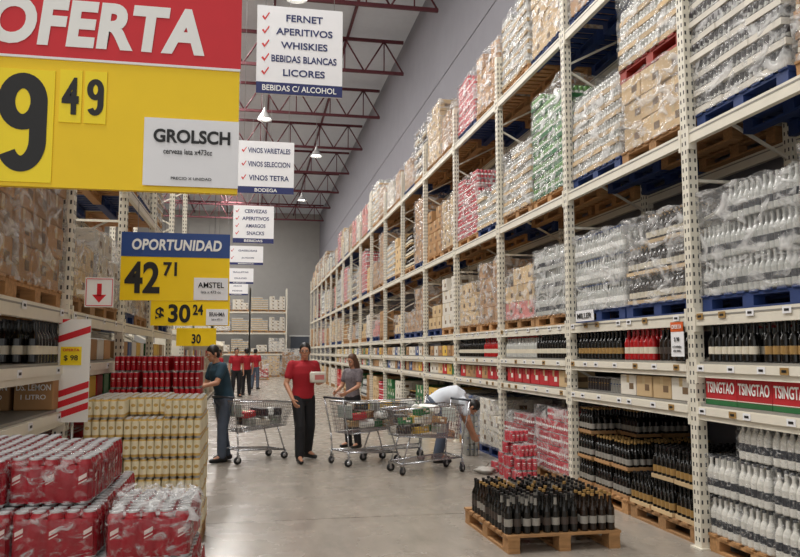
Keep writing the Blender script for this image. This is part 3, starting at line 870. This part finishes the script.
def torn_film():
    b = B(); n = 34; vs = []
    for i in range(n):
        for j in range(n):
            u = i / (n - 1) - .5; v = j / (n - 1) - .5
            q = V((u * 8, v * 8, 3.1))
            x = u * .28 + .012 * noise.noise(q * 1.3); y = v * .26 + .012 * noise.noise(q * 1.1 + V((5, 5, 5)))
            z = .025 + .035 * noise.noise(q * .6) + .022 * noise.noise(q * 1.5) + .01 * noise.noise(q * 3)
            z = max(z, .004)
            if y < -.105: z -= (-.105 - y) * 2.8
            if x > .125: z -= (x - .125) * 2
            vs.append((x, y, z))
    b.add(vs, [(i * n + j, (i + 1) * n + j, (i + 1) * n + j + 1, i * n + j + 1) for i in range(n - 1) for j in range(n - 1)], 'film3', True)
    return b
ob('torn_plastic_film', torn_film(), (-.3, 2.83, base + 6 * LH), label='crumpled clear plastic film torn open over the red can packs', cat='plastic film')

# ------------------------------------------------------------ bottle pallet on the floor
ob('pallet', PAL['wood'], (2.53, 6.7, 0), .02, label='bare wooden pallet on the floor carrying dark bottles', cat='pallet')
pbm = {'a': (single_bottle('glassdark', 'labeldark', 'capblack', .3, .036), 'black glass bottle with a dark label'),
       'b': (single_bottle('glassdark', 'labelsilver', 'capblack', .3, .036, 'labelsilver'), 'black glass bottle with a small silvery label'),
       'c': (single_bottle('glassbrown', 'labelsilver', 'labelgold', .3, .036), 'dark brown bottle with a silvery label')}
for i in range(12):
    for j in range(13):
        if (i, j) in ((0, 12), (1, 12), (11, 12), (10, 12), (5, 12), (4, 12), (6, 12)): continue
        k = {0: 'b', 1: 'a', 2: 'c', 3: 'a'}[((i // 4) + (j // 3)) % 4] if R.random() < .75 else R.choice('abc')
        ob('bottle', pbm[k][0], (2.08 + i * .077 + (i // 4) * .022 + R.uniform(-.004, .004), 6.165 + j * .079 + (j // 3) * .02 + R.uniform(-.004, .004), .145), R.random() * 6,
           label=pbm[k][1] + ' on the pallet', cat='bottle', group='bottles on the floor pallet')

RPK = bld_canpack('canpink', 4, 3, .033, .15, 12, True, 'white').mesh('can_pack')
for (x, y, l, a) in ((3.36, 9.3, 0, .1), (3.34, 9.6, 0, -.08), (3.38, 9.9, 0, .2), (3.36, 10.2, 0, 0), (3.38, 9.32, 1, -.2), (3.35, 9.62, 1, .12), (3.37, 9.92, 1, -.1), (3.4, 9.4, 2, .3), (3.37, 9.75, 2, -.15), (3.38, 9.65, 3, .2)):
    e = ob('can_pack', None, (x, y, l * .156), a, label='pinkish red shrink-wrapped can pack piled beside the rack', cat='can pack', group='pinkish red can packs on the floor')
    ob('cans', RPK, parent=e)
    o = ob('shrink_film', PF, parent=e); o.scale = (1.0, .95, 1)
BW = bld_canpack('cansilver', 3, 2, .035, .17, 12, True, 'cartonblue').mesh('can_pack')
for l in range(5):
    for j in range(2):
        ob('can_pack', BW, (3.42, 11.9 + j * .16, l * .176), label='white and blue drink pack stacked by the rack', cat='can pack', group='white and blue packs by the rack')

def bag(x, y):
    b = B(); n = 14; m = 9; vs = []
    for j in range(m):
        t = j / (m - 1)
        for i in range(n):
            a = 2 * math.pi * i / n
            r = (.13 + .03 * math.sin(3 * a)) * (math.sin(math.pi * min(.97, .12 + t * .85)) ** .6) * (1 + .35 * noise.noise(V((math.cos(a) * 2, math.sin(a) * 2, t * 5))))
            vs.append((r * math.cos(a), r * .8 * math.sin(a), .1 * t))
    b.add(vs, [(j * n + i, j * n + (i + 1) % n, (j + 1) * n + (i + 1) % n, (j + 1) * n + i) for j in range(m - 1) for i in range(n)] + [tuple(range(n))[::-1]], 'bag', True)
    b.add([(.0, 0, .09), (.04, 0, .14), (.06, .01, .14), (.03, .02, .09)], [(0, 1, 2, 3)], 'bag')
    ob('plastic_bag', b, (x, y, 0), label='crumpled pale plastic bag lying on the floor', cat='plastic bag')
bag(3.1, 10.1)

# ------------------------------------------------------------ shopping carts
def cart_meshes():
    bk = B()
    def P(side, t, s):
        yt = -.42 + 1.04 * t; yb = -.36 + .86 * t
        wt = .29 - .06 * t; wb = .23 - .05 * t
        zt = .9 - .05 * t; zb = .45 + .05 * t
        return V((side * (wb + (wt - wb) * s), yb + (yt - yb) * s, zb + (zt - zb) * s))
    for sd in (-1, 1):
        for i in range(27): bk.tube(P(sd, i / 26, 0), P(sd, i / 26, 1), .003, 'chrome', 4, caps=False)
        for j in range(1, 8): bk.tube(P(sd, 0, j / 8), P(sd, 1, j / 8), .003, 'chrome', 4, caps=False)
        bk.tube(P(sd, 0, 1), P(sd, 1, 1), .009, 'chrome', 6); bk.tube(P(sd, 0, 0), P(sd, 1, 0), .006, 'chrome', 6)
    for t in (0, 1):
        for i in range(13):
            f = -1 + 2 * i / 12
            a = P(1, t, 0); c = P(1, t, 1)
            bk.tube((a.x * f, a.y, a.z), (c.x * f, c.y, c.z), .003, 'chrome', 4, caps=False)
        for j in range(9):
            a = P(1, t, j / 8); bk.tube(a, (-a.x, a.y, a.z), .009 if j == 8 else .003, 'chrome', 4, caps=False)
    for i in range(22):
        a = P(1, i / 21, 0); bk.tube(a, (-a.x, a.y, a.z), .003, 'chrome', 4, caps=False)
    for i in range(1, 8):
        f = -1 + i / 4; bk.tube((.23 * f, -.36, .45), (.18 * f, .5, .5), .003, 'chrome', 4, caps=False)
    fr = B()
    for sd in (-1, 1):
        fr.tube((sd * .27, -.52, .95), (sd * .24, -.42, .44), .012, 'chrome', 8); fr.tube((sd * .24, -.42, .44), (sd * .24, -.4, .2), .012, 'chrome', 8)
        fr.tube((sd * .24, -.4, .2), (sd * .2, .46, .14), .012, 'chrome', 8); fr.tube((sd * .2, .46, .14), (sd * .18, .34, .49), .01, 'chrome', 8)
        fr.tube((sd * .24, -.41, .2), (sd * .24, -.41, .12), .014, 'chrome', 8)
    fr.tube((-.24, -.4, .2), (.24, -.4, .2), .01, 'chrome', 8); fr.tube((-.2, .46, .14), (.2, .46, .14), .01, 'chrome', 8)
    for i in range(1, 6):
        f = -1 + i / 3; fr.tube((.24 * f, -.4, .2), (.2 * f, .46, .15), .004, 'chrome', 4)
    hd = B(); hd.tube((-.28, -.52, .96), (.28, -.52, .96), .016, 'handleplastic', 10)
    st = B(); st.bbox((0, -.33, .76), (.4, .012, .18), .005, 'seatplastic')
    wh = B()
    wh.tube((-.014, 0, .055), (.014, 0, .055), .055, 'rubber', 16); wh.tube((-.016, 0, .055), (.016, 0, .055), .026, 'chrome', 10)
    wh.box((-.02, .01, .09), (.004, .03, .09), 'chrome'); wh.box((.02, .01, .09), (.004, .03, .09), 'chrome'); wh.box((0, .012, .135), (.044, .034, .008), 'chrome')
    return [bk.mesh('basket'), fr.mesh('frame'), hd.mesh('handle'), st.mesh('child_seat'), wh.mesh('caster_wheel')]
CM = cart_meshes()
def cart(x, y, rz, label, sc=1.0):
    e = ob('shopping_cart', None, (x, y, 0), rz, label=label, cat='shopping cart', group='shopping carts in the aisle', scale=(sc, sc, sc))
    ob('basket', CM[0], parent=e); ob('frame', CM[1], parent=e); ob('handle', CM[2], parent=e); ob('child_seat', CM[3], parent=e)
    for (wx, wy) in ((-.24, -.41), (.24, -.41), (-.2, .46), (.2, .46)):
        ob('caster_wheel', CM[4], (wx, wy, 0), R.uniform(-.6, .6), parent=e)
    return e
def in_cart(x, y, rz, items):
    T = Matrix.Translation((x, y, 0)) @ Matrix.Rotation(rz, 4, 'Z')
    for me, lab, cat, lx, ly, lz, rt in items:
        p = T @ V((lx, ly, lz))
        o = ob(cat.replace(' ', '_'), me, p, label=lab, cat=cat, group='groceries in a shopping cart')
        o.rotation_euler = (rt[0], rt[1], rz + rt[2])
Sm = {}
for k in ('cartonyellow', 'cartongreen', 'cartonred', 'cartonwhite', 'cartonlight', 'carton'):
    Sm[k] = bld_carton(k, (.14, .2, .09), 'printwhite').mesh('grocery_box')
pkS = bld_canpack('cansilver', 3, 2, .033, .12, 10, True, 'cangreen').mesh('can_pack')
pkD = bld_canpack('candark', 3, 2, .033, .12, 10, True, 'labelgold').mesh('can_pack')
roll = B(); roll.lathe([(0, 0), (.055, 0), (.06, .01), (.06, .2), (.05, .215), (0, .215)], 'white', 14); roll = roll.mesh('paper_roll')
def grocery(seed, nl=3):
    rr = random.Random(seed); out = []
    for l in range(nl):
        for i in range(2):
            for j in range(3 if l < 2 else 2):
                q = rr.random(); pos = (-.09 + .18 * i + rr.uniform(-.012, .012), -.12 + .25 * j + rr.uniform(-.02, .02), .525 + l * .125)
                if q < .45:
                    k = rr.choice(list(Sm)); out.append((Sm[k], 'small %s grocery box inside the cart' % {'carton': 'brown', 'cartonlight': 'beige'}.get(k, k.replace('carton', '')), 'grocery box', *pos, (rr.uniform(-.15, .15), rr.uniform(-.15, .15), rr.uniform(-.6, .6))))
                elif q < .62: out.append((pkS, 'small silver can pack inside the cart', 'can pack', *pos, (0, 0, rr.uniform(-.4, .4))))
                elif q < .8: out.append((pkD, 'small dark can pack inside the cart', 'can pack', *pos, (0, 0, rr.uniform(-.4, .4))))
                else: out.append((roll, 'white paper roll inside the cart', 'paper roll', pos[0], pos[1], pos[2] + .06, (1.57, 0, rr.uniform(0, 3))))
    return out
c1 = (1.64, 11.4, math.radians(-66)); c2 = (2.38, 10.45, math.radians(103)); c3 = (.02, 12.0, math.radians(-55)); c4 = (2.15, 11.75, math.radians(80))
cart(*c1, 'chrome wire shopping cart loaded with bottles and boxes'); in_cart(*c1, grocery(3, 3))
cart(*c2, 'chrome wire shopping cart with packs inside, beside the rack'); in_cart(*c2, grocery(9, 3))
cart(*c4, 'chrome wire shopping cart partly hidden behind two others'); in_cart(*c4, grocery(12, 3))
cart(*c3, 'half-full chrome wire shopping cart behind the can stacks'); in_cart(*c3, grocery(5, 2))

# ------------------------------------------------------------ people
def capsule(b, p, q, r1, r2=None, seg=12, k='skin'):
    p = V(p); q = V(q); r2 = r1 if r2 is None else r2
    d = (q - p)
    if d.length < 1e-5: d = V((0, 0, 1e-4))
    d.normalize(); u = d.orthogonal().normalized(); w = d.cross(u)
    rings = []
    for i in range(1, 5):
        a = -math.pi / 2 + math.pi / 2 * i / 4; rings.append((p + d * (r1 * math.sin(a)), r1 * math.cos(a)))
    for i in range(0, 4):
        a = math.pi / 2 * i / 4; rings.append((q + d * (r2 * math.sin(a)), r2 * math.cos(a)))
    vs = [p - d * r1]
    for c, r in rings:
        for i in range(seg):
            a = 2 * math.pi * i / seg; vs.append(c + (u * math.cos(a) + w * math.sin(a)) * r)
    vs.append(q + d * r2)
    n = len(rings); fs = [(0, 1 + (i + 1) % seg, 1 + i) for i in range(seg)]
    for j in range(n - 1):
        for i in range(seg):
            fs.append((1 + j * seg + i, 1 + j * seg + (i + 1) % seg, 1 + (j + 1) * seg + (i + 1) % seg, 1 + (j + 1) * seg + i))
    L = len(vs) - 1; o = 1 + (n - 1) * seg
    fs += [(o + i, o + (i + 1) % seg, L) for i in range(seg)]
    b.add(vs, fs, k, True)
def loft(b, rings, side, seg=20, k='skin'):
    side = V(side).normalized(); n = len(rings); vs = []
    for j, (c, rx, ry) in enumerate(rings):
        c = V(c)
        t = V(rings[min(n - 1, j + 1)][0]) - V(rings[max(0, j - 1)][0]); t.normalize()
        f = t.cross(side).normalized()
        for i in range(seg):
            a = 2 * math.pi * i / seg; vs.append(c + side * (rx * math.cos(a)) + f * (ry * math.sin(a)))
    fs = [(j * seg + i, j * seg + (i + 1) % seg, (j + 1) * seg + (i + 1) % seg, (j + 1) * seg + i) for j in range(n - 1) for i in range(seg)]
    fs += [tuple(range(seg))[::-1], tuple(range((n - 1) * seg, n * seg))]
    b.add(vs, fs, k, True)
def ell(b, c, r, k='skin', T=None, seg=14):
    vs = []; fs = []; m = 10
    vs.append((0, 0, -1))
    for j in range(1, m):
        a = -math.pi / 2 + math.pi * j / m
        for i in range(seg):
            t = 2 * math.pi * i / seg; vs.append((math.cos(a) * math.cos(t), math.cos(a) * math.sin(t), math.sin(a)))
    vs.append((0, 0, 1))
    fs += [(0, 1 + (i + 1) % seg, 1 + i) for i in range(seg)]
    for j in range(m - 2):
        for i in range(seg): fs.append((1 + j * seg + i, 1 + j * seg + (i + 1) % seg, 1 + (j + 1) * seg + (i + 1) % seg, 1 + (j + 1) * seg + i))
    L = len(vs) - 1; o = 1 + (m - 2) * seg
    fs += [(o + i, o + (i + 1) % seg, L) for i in range(seg)]
    vs = [V((c[0] + v[0] * r[0], c[1] + v[1] * r[1], c[2] + v[2] * r[2])) for v in vs]
    b.add(vs, fs, k, True, T)
def remesh(b, name, voxel, k, iters=3):
    me = b.mesh(name + '_raw'); o = bpy.data.objects.new(name, me); COL.objects.link(o)
    md = o.modifiers.new('r', 'REMESH'); md.mode = 'VOXEL'; md.voxel_size = voxel; md.use_smooth_shade = True
    sm = o.modifiers.new('s', 'SMOOTH'); sm.iterations = iters; sm.factor = .5
    bpy.context.view_layer.update()
    m2 = bpy.data.meshes.new_from_object(o.evaluated_get(bpy.context.evaluated_depsgraph_get()))
    bpy.data.objects.remove(o)
    m2.materials.clear(); m2.materials.append(M[k]); m2.name = name
    m2.polygons.foreach_set('use_smooth', [True] * len(m2.polygons)); m2.update()
    return m2
def hand(b, w, d, s, n, curl=.5):
    w = V(w); d = V(d).normalized(); s = V(s); s = (s - d * s.dot(d)).normalized(); n = V(n); n = (n - d * n.dot(d) - s * n.dot(s)).normalized()
    loft(b, [(w - d * .01, .024, .02), (w + d * .03, .034, .017), (w + d * .085, .038, .013), (w + d * .095, .034, .009)], s, 12)
    for off, ln in ((-.03, .062), (-.01, .078), (.01, .084), (.03, .074)):
        p = w + d * .085 + s * off
        d1 = (d * math.cos(curl) + n * math.sin(curl)); q = p + d1 * ln * .5
        d2 = (d * math.cos(curl * 2.2) + n * math.sin(curl * 2.2)); r = q + d2 * ln * .5
        capsule(b, p, q, .0095, .0085, 8); capsule(b, q, r, .0085, .007, 8)
    p = w + d * .03 + s * .03; q = p + (d * .6 + s * .7 + n * .25).normalized() * .04; r = q + (d * .85 + s * .1 + n * .5).normalized() * .032
    capsule(b, p, q, .012, .01, 8); capsule(b, q, r, .01, .008, 8)

def person(loc, rz, label, J=None, shirt='polored', pants='blackcloth', hair='hairblack', longhair=False, vox=.0065, scale=1.0, look=0, nod=0, female=False, bulk=0.0):
    j = dict(pel=(0, 0, .96), waist=(0, 0, 1.1), chest=(0, -.005, 1.3), neck=(0, .015, 1.47), head=(0, -.015, 1.635),
             shl=(.185, .01, 1.425), shr=(-.185, .01, 1.425), ell=(.25, .03, 1.14), elr=(-.25, .03, 1.14), wrl=(.26, -.04, .89), wrr=(-.26, -.04, .89),
             hil=(.09, 0, .93), hir=(-.09, 0, .93), knl=(.11, -.02, .5), knr=(-.11, -.02, .5), anl=(.13, .03, .09), anr=(-.13, .03, .09),
             tol=(.16, -.14, .03), tor=(-.16, -.14, .03), hnl=None, hnr=None, curl=.45)
    if J: j.update(J)
    g_ = {k: (V(v) if isinstance(v, tuple) else v) for k, v in j.items()}
    bw = .9 if female else 1.0
    e = ob('person', None, loc, rz, label=label, cat='person', scale=(scale,) * 3)
    b = B(); side = V((1, 0, 0))
    def torso(b, g, k='skin', low=True):
        pel, wa, ch, nk = g_['pel'], g_['waist'], g_['chest'], g_['neck']
        up = (nk - ch).normalized()
        rings = []
        if low: rings.append((pel - (wa - pel) * .5, .13 + g, .095 + g))
        rings += [(pel, .158 + g, .112 + g), (wa, .138 * bw + g, .1 + g), ((wa + ch) / 2, .15 * bw + g, .11 + g), (ch, .168 * bw + g, .118 + g), (ch + (nk - ch) * .6, .165 * bw + g, .1 + g), (ch + (nk - ch) * .88, .11 * bw + g * .6, .07 + g * .6), (nk + up * .01, .055 + g * .3, .052 + g * .3)]
        loft(b, rings, side, 22, k)
    torso(b, -.012)
    head = g_['head']; TH = Matrix.Translation(head) @ Matrix.Rotation(look, 4, 'Z') @ Matrix.Rotation(nod, 4, 'X')
    capsule(b, g_['neck'] - V((0, 0, .03)), head + (TH.to_3x3() @ V((0, .02, -.06))), .058, .052)
    ell(b, (0, .005, .02), (.074, .092, .1), T=TH); ell(b, (0, -.022, -.055), (.055, .062, .062), T=TH); ell(b, (0, -.06, -.085), (.026, .022, .022), T=TH)
    ell(b, (0, -.088, -.02), (.013, .022, .014), T=TH); ell(b, (0, -.084, .0), (.009, .014, .03), T=TH)
    for sx in (-1, 1):
        ell(b, (sx * .076, .01, -.01), (.01, .02, .03), T=TH); ell(b, (sx * .03, -.075, .028), (.022, .012, .008), T=TH)
    for s_, sx in (('l', 1), ('r', -1)):
        sh, el, wr = g_['sh' + s_], g_['el' + s_], g_['wr' + s_]
        capsule(b, sh, el, .052, .04); capsule(b, el, wr, .041, .026)
        n = g_['hn' + s_] if g_['hn' + s_] else V((-sx, 0, 0))
        d = (wr - el).normalized()
        sd = n.cross(d) * (1 if sx > 0 else -1)
        if sd.length < .1: sd = V((0, -1, 0))
        if sd.y > 0 and not g_['hn' + s_]: sd = -sd
        hand(b, wr, d, sd, n, g_['curl'])
        hi, kn, an = g_['hi' + s_], g_['kn' + s_], g_['an' + s_]
        capsule(b, hi, kn, .082, .055); capsule(b, kn, an, .055, .036); capsule(b, an, g_['to' + s_] + V((0, 0, .01)), .036, .025)
    ob('body', remesh(b, 'body', vox, 'skin'), parent=e)
    b = B(); torso(b, .014 + bulk)
    for s_ in 'lr':
        sh, el = g_['sh' + s_], g_['el' + s_]
        capsule(b, sh, sh + (el - sh) * .58, .068 + bulk * .4, .066); capsule(b, sh, g_['chest'] + (g_['neck'] - g_['chest']) * .7, .064 + bulk * .4, .07)
    ob('shirt', remesh(b, 'shirt', .012, shirt, 4), parent=e)
    if not female:
        b = B(); up = (g_['neck'] - g_['chest']).normalized(); c = g_['neck'] + up * .005
        loft(b, [(c - up * .02, .078, .072), (c + up * .02, .07, .066)], side); ob('collar', remesh(b, 'collar', .008, shirt, 2), parent=e)
    b = B(); pel, wa = g_['pel'], g_['waist']
    loft(b, [(pel - (wa - pel) * .75, .13, .1), (pel - (wa - pel) * .2, .178 + bulk, .128 + bulk), (pel + (wa - pel) * .1, .166 + bulk, .122 + bulk)], side)
    for s_ in 'lr':
        hi, kn, an = g_['hi' + s_], g_['kn' + s_], g_['an' + s_]
        capsule(b, hi, kn, .1, .08); capsule(b, kn, an + (kn - an) * .04, .08, .068)
    ob('trousers', remesh(b, 'trousers', .012, pants, 4), parent=e)
    for s_ in 'lr':
        an, to = g_['an' + s_], g_['to' + s_]
        b = B(); d = (to - an); d.z = 0; d.normalize(); z0 = min(an.z - .09, to.z - .03)
        c = V((an.x, an.y, z0))
        capsule(b, c - d * .05 + V((0, 0, .048)), c + d * .04 + V((0, 0, .05)), .046, .044); capsule(b, c + d * .04 + V((0, 0, .042)), c + d * .17 + V((0, 0, .034)), .041, .033)
        capsule(b, c + V((0, 0, .06)), c + V((0, 0, .1)), .046, .046)
        b.v = [(v[0], v[1], max(v[2], z0 + .003)) for v in b.v]
        ob('shoe', remesh(b, 'shoe', .009, 'black', 2), parent=e)
    b = B(); ell(b, (0, .018, .053), (.083, .095, .086), T=TH); ell(b, (0, .05, -.01), (.078, .058, .08), T=TH)
    for sx in (-1, 1): ell(b, (sx * .07, -.01, .03), (.014, .03, .05), T=TH)
    if longhair:
        ell(b, (0, .07, -.1), (.095, .06, .16), T=TH); ell(b, (.07, .02, -.08), (.032, .055, .14), T=TH); ell(b, (-.07, .02, -.08), (.032, .055, .14), T=TH)
    ob('hair', remesh(b, 'hair', .009, hair, 1), parent=e)
    for sx in (-1, 1):
        b = B(); ell(b, (sx * .03, -.08, .004), (.015, .01, .009), 'eye', TH); ell(b, (sx * .03, -.088, .004), (.008, .004, .008), 'black', TH); ob('eye', b, parent=e)
        b = B(); ell(b, (sx * .031, -.086, .024), (.021, .007, .005), hair, TH); ob('eyebrow', b, parent=e)
    b = B(); ell(b, (0, -.084, -.058), (.026, .008, .007), 'lip', TH); ob('mouth', b, parent=e)
    return e

person((.77, 11.77, 0), math.radians(20), 'man in red polo shirt and black trousers carrying a small pack',
       dict(pel=(0, .02, .95), ell=(.27, .0, 1.16), wrl=(.15, -.22, 1.15), hnl=(0, 0, 1), anl=(.17, .2, .12), anr=(-.13, -.18, .09), knl=(.13, .03, .5), knr=(-.12, -.16, .52), tol=(.22, .05, .04), tor=(-.17, -.35, .04),
            chest=(.0, -.02, 1.3), neck=(0, -.01, 1.47), head=(.0, -.045, 1.63), wrr=(-.25, -.2, .92), elr=(-.28, .0, 1.15)), look=math.radians(-28), bulk=.014, nod=.05)
e = ob('grocery_pack', None, (.77 + .19, 11.77 - .3, 1.17), .35, label='pale pink and white pack held by the man', cat='grocery pack')
b = B(); b.bbox((0, 0, .08), (.22, .12, .16), .02, 'cartonwhite', seg=2); b.box((0, -.0605, .08), (.15, .002, .07), 'cartonpink'); ob('box', b, parent=e)
person((-.42, 11.95, 0), math.radians(-65), 'man in dark teal shirt and grey jeans reaching toward the stacks',
       dict(pel=(0, .03, .95), waist=(0, 0, 1.09), chest=(0, -.06, 1.28), neck=(0, -.1, 1.44), head=(0, -.17, 1.59), shl=(.185, -.09, 1.4), shr=(-.185, -.09, 1.4),
            ell=(.25, -.2, 1.17), elr=(-.25, -.16, 1.14), wrl=(.2, -.42, 1.12), wrr=(-.22, -.36, 1.0), hil=(.09, .03, .92), hir=(-.09, .03, .92), anl=(.12, -.05, .09), anr=(-.12, .13, .09), tol=(.14, -.2, .03), tor=(-.14, -.02, .03), knl=(.11, -.04, .5), knr=(-.11, .05, .5)),
       shirt='tealshirt', pants='jeans', nod=.3, bulk=.012)
person((1.7, 13.2, 0), math.radians(-55), 'long-haired woman in a patterned grey top pushing a cart',
       dict(ell=(.23, -.06, 1.16), wrl=(.16, -.28, 1.05), elr=(-.23, -.06, 1.16), wrr=(-.16, -.28, 1.05)), shirt='greytop', pants='blackcloth', hair='hairbrown', longhair=True, scale=.9, female=True, nod=.25)
person((2.8, 11.3, 0), math.radians(84), 'shopper in white shirt bending down toward the rack',
       dict(pel=(0, .1, .86), waist=(0, -.01, .95), chest=(0, -.19, .98), neck=(0, -.34, .89), head=(0, -.45, .79), shl=(.18, -.29, .89), shr=(-.18, -.29, .89),
            ell=(.22, -.36, .63), elr=(-.22, -.36, .63), wrl=(.16, -.46, .41), wrr=(-.16, -.46, .41), hil=(.09, .1, .84), hir=(-.09, .1, .84), knl=(.11, -.03, .47), knr=(-.11, -.01, .47), anl=(.12, .06, .09), anr=(-.12, .08, .09), tol=(.14, -.1, .03), tor=(-.14, -.08, .03)),
       shirt='whitetee', pants='jeans', nod=1.2, bulk=.02)
person((-.55, 28.6, 0), math.radians(20), 'person in red shirt and dark trousers walking down the aisle', None, vox=.012)
person((.15, 34.5, 0), math.radians(160), 'person in red shirt walking away near the end of the aisle', None, vox=.012, pants='jeans')
person((-.2, 30, 0), math.radians(200), 'shopper in red shirt and dark trousers seen from behind', None, vox=.012)
person((-1.0, 24.5, 0), math.radians(120), 'shopper in red shirt looking at the low shelving', None, vox=.012, scale=.97)

# ------------------------------------------------------------ far end of the aisle
for i in range(3):
    e = ob('pallet_rack', None, (-5.4 + 2.6 * i, 56.2, 0), label='white pallet rack against the back wall with goods', cat='storage rack', group='racks at the back wall')
    for xx in (0, 2.6):
        for yy in (0, 1.0): ob('upright_post', postP, (xx, yy, 0), parent=e)
    for z in (1.5, 3.0, 4.5):
        for yy in (0, 1.0): ob('load_beam', beamM, (1.3, yy, z), math.pi / 2, parent=e)
    for z in (0, 1.5, 3.0, 4.5):
        for s in (0, 1):
            k = R.choice(['cw', 'cl', 'as', 'cb', 'cw', 'cl']); load(k, -5.4 + 2.6 * i + .68 + 1.25 * s, 56.7, z, R.choice([2, 3, 4]) if k[0] == 'c' else 6, 'wood', False, R.random() < .5, math.pi / 2, grp='pallet loads at the back wall')
# pallets of goods standing across the far end
for (x, y, k, n) in ((-.6, 50, 'cw', 4), (1.2, 51.5, 'cl', 5), (2.6, 53.5, 'cb', 6), (.4, 46.5, 'cr', 3), (2.8, 55.2, 'cw', 7)):
    load(k, x, y, 0, n, 'wood', False, True, math.pi / 2, grp='pallet loads standing at the far end of the aisle')
gm = B()
for z in (.1, .55, 1.0, 1.45, 1.9): gm.box((0, 0, z), (.6, 2.5, .04), 'railwhite')
gm.box((-.3, 0, 1.05), (.03, 2.5, 2.1), 'rackwhite'); gm.box((0, 1.25, 1.05), (.6, .03, 2.1), 'rackwhite'); gm.box((0, -1.25, 1.05), (.6, .03, 2.1), 'rackwhite'); gm.box((0, 0, .04), (.56, 2.5, .08), 'deck')
gmM = gm.mesh('shelving_body')
for i in range(9):
    y = 18.6 + 2.6 * i
    e = ob('shelving_unit', None, (-1.75, y, 0), label='low white gondola shelving unit along the aisle', cat='shelving unit', group='gondola shelving units'); ob('shelving_body', gmM, parent=e)
    if i < 6:
        for z in (.12, .57, 1.02, 1.47, 1.92):
            carton_row(allk, -1.7, y - 1.0, y + 1.05, z, .34, grp='cartons on the gondola shelves')

# ------------------------------------------------------------ lights
def area(x, y, z, sx, sy, p, col=(1, .97, .93), rot=(0, 0, 0)):
    l = bpy.data.lights.new('roof_fill_light', 'AREA'); l.shape = 'RECTANGLE'; l.size = sx; l.size_y = sy; l.energy = p; l.color = col  # added fill strip beneath the closed roof, no opening above it
    o = bpy.data.objects.new('roof_fill_light', l); COL.objects.link(o); o.location = (x, y, z); o.rotation_euler = rot
area(-1.6, 28, 12.3, 1.4, 56, 5200)
area(-6, 28, 12.3, 1.4, 56, 1900)
w = bpy.data.worlds.new('World'); S.world = w; w.use_nodes = True
w.node_tree.nodes['Background'].inputs[0].default_value = (1, .975, .94, 1); w.node_tree.nodes['Background'].inputs[1].default_value = .88

# ------------------------------------------------------------ camera
cd = bpy.data.cameras.new('Camera'); cd.sensor_width = 36; cd.lens = 34.65; cd.clip_end = 200
co = bpy.data.objects.new('Camera', cd); COL.objects.link(co)
co.location = (0, 0, 1.62); co.rotation_euler = (math.radians(95.45), 0, math.radians(-10.83))
S.camera = co
